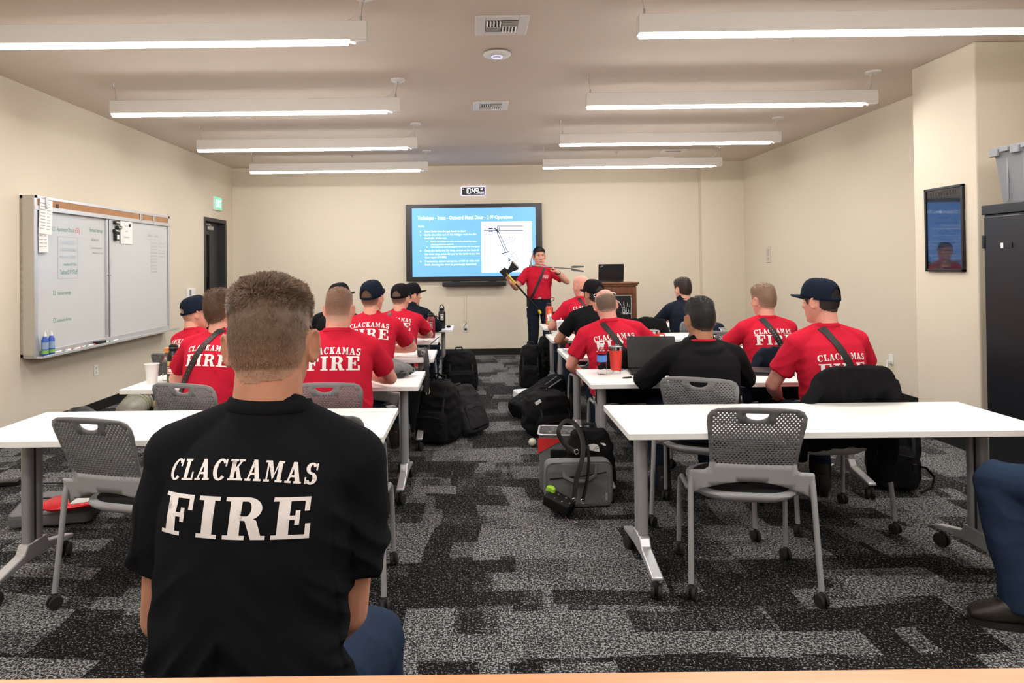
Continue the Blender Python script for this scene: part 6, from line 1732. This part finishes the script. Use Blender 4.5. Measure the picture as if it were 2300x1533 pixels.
b = MB(); b.box((0, 0, .027), (.21, .28, .004), Matrix.Rotation(.1, 3, 'Z')); b.build('cover', mat('pink_cover', (.55, .30, .30), .6), t)
clear_bottle(-.47, 6.62, 'clear sports drink bottle with orange cap beside the maroon flask', .195, .034, orange, mat('g_label', (.5, .5, .5), .4))
flask(-.44, 6.90, 'maroon flask with a pale round emblem and black spout lid on the fourth table', mat('maroon', (.22, .008, .025), .35), .255, .042, 'flip', None, [(0, .10, .95, .065, mat('emblem_pink', (.5, .28, .28), .5)), (0, .107, .72, .05, mat('maroon2', (.22, .008, .025), .35)), (0, .115, .4, .034, mat('emblem_pink2', (.5, .28, .28), .5)), (0, .055, .5, .018, mat('emblem_pink3', (.5, .28, .28), .5))])
flask(-.375, 7.92, 'black flask with a white shield badge at the end of the farthest aisle table', M['black'], .25, .042, 'bail', None, [(.1, .10, .85, .075, sw), (.1, .108, .6, .055, mat('badge_grey', (.2, .2, .22), .4)), (.1, .12, .35, .03, sw)])
t = thing('food_jar', 'olive green container between the maroon flask and the black flask', 'container', (-.49, 7.95, TZ)); b = MB(); b.lathe([(.05, 0), (.052, .01), (.052, .13), (.05, .135)], n=24); b.build('jar', mat('olive_jar', (.10, .12, .07), .5), t); b = MB(); b.lathe([(.054, .13), (.054, .15), (.04, .153)], n=24); b.tube([(.054, 0, .14), (.075, 0, .12), (.075, 0, .05), (.052, 0, .03)], .006, 6); b.build('lid', mat('olive_jar2', (.12, .13, .10), .5), t)
t = thing('earbud_case', 'small black case on the farthest table beside the black flask', 'case', (-.30, 8.0, TZ)); b = MB(); b.ell((0, 0, .014), (.03, .02, .014)); b.build('case', M['black'], t)
flask(.935, 8.26, 'tall red flask covered in stickers at the corner of the farthest table', mat('red_flask', (.60, .06, .04), .35), .27, .043, 'strap', None, [(0, .13, .9, .05, so_), (.3, .10, .6, .04, sw), (-.4, .085, .7, .04, sw), (0, .01, 1.6, .045, mat('sticker_olive', (.35, .35, .12), .5)), (-.3, .05, .5, .045, M['paper']), (.4, .05, .7, .05, mat('sticker_grey', (.35, .32, .3), .5))])
t = thing('tumbler', 'dark teal tumbler behind the red stickered flask', 'cup', (1.035, 8.3, TZ)); b = MB(); b.lathe([(.038, 0), (.04, .004), (.046, .13), (.048, .135)], n=24); b.build('cup', mat('teal_dark', (.012, .04, .055), .35), t); b = MB(); b.lathe([(.05, .132), (.05, .15), (.03, .156)], n=24); b.box((0, -.01, .16), (.03, .03, .012)); b.build('lid', M['black'], t)
cup(.885, 6.78, 'tall white cup with lid and straw at the corner of the fourth table', .165, .045, True)
t = thing('sugar_caddy', 'small clear plastic box behind the tall white cup', 'box', (.86, 6.98, TZ)); b = MB(); b.box((0, 0, .02), (.09, .06, .04)); b.build('box', mat('milky_plastic', (.7, .72, .72), .3), t, bevel=.004); b = MB(); b.box((0, 0, .0435), (.092, .062, .006)); b.build('lid', M['whiteplastic'], t)
laptop('laptop', 'closed silver laptop at the aisle corner of the third table', (.93, 5.62, TZ), .1, .0, M['alulight'])
laptop('laptop', 'open black laptop on the second table beside the man in the black hooded jacket', (1.22, 4.53, TZ), -.12, 1.80)
laptop('laptop', 'closed black laptop on the second table beside the man in the navy cap', (1.94, 4.47, TZ), -.25, .0)
laptop('laptop', 'black laptop with raised lid on top of the wooden lectern', (1.96, 9.62, 1.2155), PI, 1.72, None, (.36, .24), True)
cl_ = clear_bottle(.86, 4.50, 'clear water bottle with blue label beside the red steel tumbler', .205, .0325, M['whiteplastic'], mat('water_label', (.10, .25, .65), .35))
def tumbler(x, y, label, h, r0, r1, colr, handle=None, text_=None):
    t = thing('steel_tumbler', label, 'cup', (x, y, TZ), 0, 'red steel tumblers')
    b = MB(); b.lathe([(r0, .022), (r1 * .985, h - .02)], n=32, cap=True); b.build('body', colr, t)
    b = MB(); b.lathe([(r0 * .96, 0), (r0 * .99, .004), (r0, .023)], n=32); b.build('steel_base', M['chrome'], t); b = MB(); b.lathe([(r1 * .985, h - .021), (r1, h), (r1 * .93, h), (r1 * .9, h - .03)], n=32); b.build('steel_rim', M['chrome'], t)
    b = MB(); b.lathe([(r1 * .93, h - .006), (r1 * .94, h + .004), (r1 * .5, h + .008)], n=28); b.box((.01, 0, h + .010), (.03, .016, .008)); b.build('lid', mat('smoked_lid', (.25, .25, .26), .15), t)
    if handle:
        b = MB(); b.tube([(r1 * .95, 0, h * .86), (r1 + .03, 0, h * .86), (r1 + .038, 0, h * .8), (r1 + .038, 0, h * .55), (r1 + .03, 0, h * .48), (r0 + .006, 0, h * .46)], .007, 10); b.build('handle', colr, t)
    if text_:
        b = MB(); vs, fs = text_tris(text_, .032, .012); w2_ = max(x_ for x_, y_ in vs); R_0 = (r0 + (r1 - r0) * .6) * 1.012
        b.add([V((R_0 * math.sin((u - w2_ / 2) / R_0 + .15), -R_0 * math.cos((u - w2_ / 2) / R_0 + .15), h * .60 + v_)) for u, v_ in vs], fs); b.build('name_print', M['paper'], t)
redst = mat('red_tumbler', (.72, .05, .035), .35)
tumbler(.962, 4.54, 'tall red steel tumbler without handle beside the water bottle', .178, .035, .045, redst)
tumbler(1.48, 5.52, 'red steel travel mug with handle and a white name on the third table', .185, .040, .056, redst, True, 'Huss')
for k, (x, y, a, l) in enumerate(((1.02, 4.34, .35, 'black and white pen on the second table, nearer the water bottle'), (1.14, 4.31, -.2, 'black pen on the second table, nearer the man in the hooded jacket'))):
    t = thing('pen', l, 'pen', (x, y, TZ + .006), a, 'pens on the second table')
    MB().lathe([(.002, -.07), (.005, -.055), (.0055, .0)], n=10, axis=(1, 0, 0)).build('barrel', M['black'] if k else M['black'], t)
    MB().lathe([(.0058, .0), (.0058, .06), (.004, .065)], n=10, axis=(1, 0, 0)).build('cap', M['whiteplastic'] if not k else M['black'], t)
t = thing('earphones', 'white tangled earphones beside the red steel tumbler', 'earphones', (.99, 4.64, TZ))
b = MB(); b.tube([(-.06 + .012 * q, .02 * math.sin(q * 1.7), .003 + .002 * (q % 2)) for q in range(13)], .002, 5); b.build('cable', M['whiteplastic'], t)
b = MB(); b.ell((-.06, .0, .007), (.009, .006, .006)); b.ell((-.04, -.02, .007), (.009, .006, .006)); b.build('earbuds', M['whiteplastic'], t)
t = thing('charging_cable', 'black charging cable running from the earphones to the open laptop', 'cable', (1.1, 4.62, TZ)); MB().tube([(-.12, .02, .004), (-.05, .04, .004), (-.05, .06, .004), (-.04, .07, .004), (-.045, .075, .006)], .003, 6).build('cable', M['rubber'], t); MB().box((-.13, .02, .009), (.04, .022, .016)).build('plug', M['black'], t)
t = thing('white_cable', 'thin white cable on the second table leading to the closed black laptop', 'cable', (1.76, 4.55, TZ)); MB().tube([(-.14, .02, .003), (-.06, .03, .003), (.0, .01, .003)], .0025, 6).build('cable', M['rubber'], t); MB().box((-.15, .02, .012), (.05, .05, .022)).build('adaptor', M['whiteplastic'], t, bevel=.004)
def table_cap(x, y, rz, label):
    t = thing('baseball_cap', label, 'cap', (x, y, TZ), rz, 'caps on the tables')
    n, rows = 40, 10
    rr = []
    for j in range(rows + 1):
        f = j / rows; r_ = max(.1, math.cos(f * PI / 2)) ** .6; z = .118 * math.sin(f * PI / 2)
        rr.append([V((.088 * r_ * math.cos(2 * PI * k / n), .105 * r_ * math.sin(2 * PI * k / n), z + .003)) for k in range(n)])
    b = MB(); b.rings(rr, cap=False); b.add(rr[-1], [tuple(range(n))]); o = b.build('crown', CL['capnavy'], t)
    P_ = [V(p) for r_ in rr for p in r_]
    bv = BVHTree.FromPolygons(P_, [(j * n + k, j * n + (k + 1) % n, (j + 1) * n + (k + 1) % n, (j + 1) * n + k) for j in range(rows) for k in range(n)])
    b = MB()
    for s_, h_, wd_, z in (('CLACKAMAS', .012, .085, .066), ('FIRE', .026, .075, .034)):
        vs, fs = word(s_, h_, wd_, .5); pp = []
        for u, v_ in vs:
            h, nn, i_, d_ = bv.ray_cast(V((u, -.4, z + v_)), V((0, 1, 0))); pp.append((h or V((u, -.1, z))) + V((0, -.0015, .0005)))
        b.add(pp, fs)
    b.build('embroidery', PRINT, o)
    b = MB(); rb = []
    for i in range(5):
        e = i / 4 * .07; rb.append([V((.088 * math.cos(a), -.105 * math.sin(a) - e * max(0, math.sin(a)) ** .6 * 1.0, .004 + .01 * math.sin(a) - .0 * e)) for a in [PI * (.07 + .86 * k / 16) for k in range(17)]])
    b.rings(rb, close=False, cap=False); br = b.build('brim', CL['capnavy'], t); q = br.modifiers.new('thick', 'SOLIDIFY'); q.thickness = .004
table_cap(1.83, 5.62, .25, 'navy cap with white lettering on the third table behind the hooded jacket')
table_cap(2.50, 6.90, .5, 'navy cap with white lettering on the fourth table beside the wall side')
# gear on the left tables
t = thing('grey_cap', 'grey folded cap with black strap beside the arm of the crew cut man', 'cap', (-.50, 4.52, TZ), .4)
b = MB(); b.ell((0, 0, .045), (.085, .07, .045)); b.ell((-.04, .06, .07), (.07, .05, .04)); me = bagmesh(b, .006, 14, .005, 4); me.materials.append(mat('grey_knit', (.16, .165, .165), .9, bump=.4, bscale=300)); link(me, 'crown', t)
b = MB(); b.tube([(.05, -.06, .02), (.09, -.04, .035), (.095, .0, .05), (.06, .03, .06), (.05, -.02, .04), (.055, -.06, .02)], .007, 8, .6); b.ell((-.02, -.075, .025), (.04, .025, .025)); b.build('strap', M['black'], t)
t = thing('handheld_radio', 'black handheld radio with long antenna and a strap over the edge of the third table', 'radio', (-.41, 5.50, TZ), .1)
b = MB(); b.box((-.02, .04, .03), (.07, .16, .055)); b.build('body', mat('dark_olive', (.05, .055, .05), .5), t, bevel=.012)
b = MB(); b.tube([(.02, .10, .04), (.06, .16, .08), (.14, .30, .125)], .004, 6); b.build('antenna', M['rubber'], t)
b = MB(); b.tube([(.0, .04, .065), (.01, -.06, .05), (.01, -.15, .03), (.012, -.185, .005), (.014, -.198, -.05), (.012, -.20, -.16), (.01, -.195, -.26)], .022, 8, .2, (0, 0, 1)); b.build('strap', STRAP, t)
b = MB(); b.tube([(-.01 + .016 * math.cos(a), -.12, .045 + .016 * math.sin(a)) for a in [2 * PI * q / 12 for q in range(13)]], .004, 6); b.build('ring', M['steel'], t)
# glasses pushed up on the leaning man's head
HMj = J_['HM']; jb = J_['body']
b = MB(); b.xf = HMj
for s in (-1, 1):
    b.tube([(s * .068, .035, .098), (s * .080, .0, .088), (s * .083, -.05, .066), (s * .074, -.085, .052)], .0032, 6)
b.tube([(-.068, .035, .098), (-.03, .055, .112), (0, .058, .115), (.03, .055, .112), (.068, .035, .098)], .003, 6)
g = b.build('glasses', M['chrome'], None); g.matrix_world = jb.matrix_basis.copy()
tag(g, 'glasses with pale temples pushed up on top of the balding head', 'glasses')
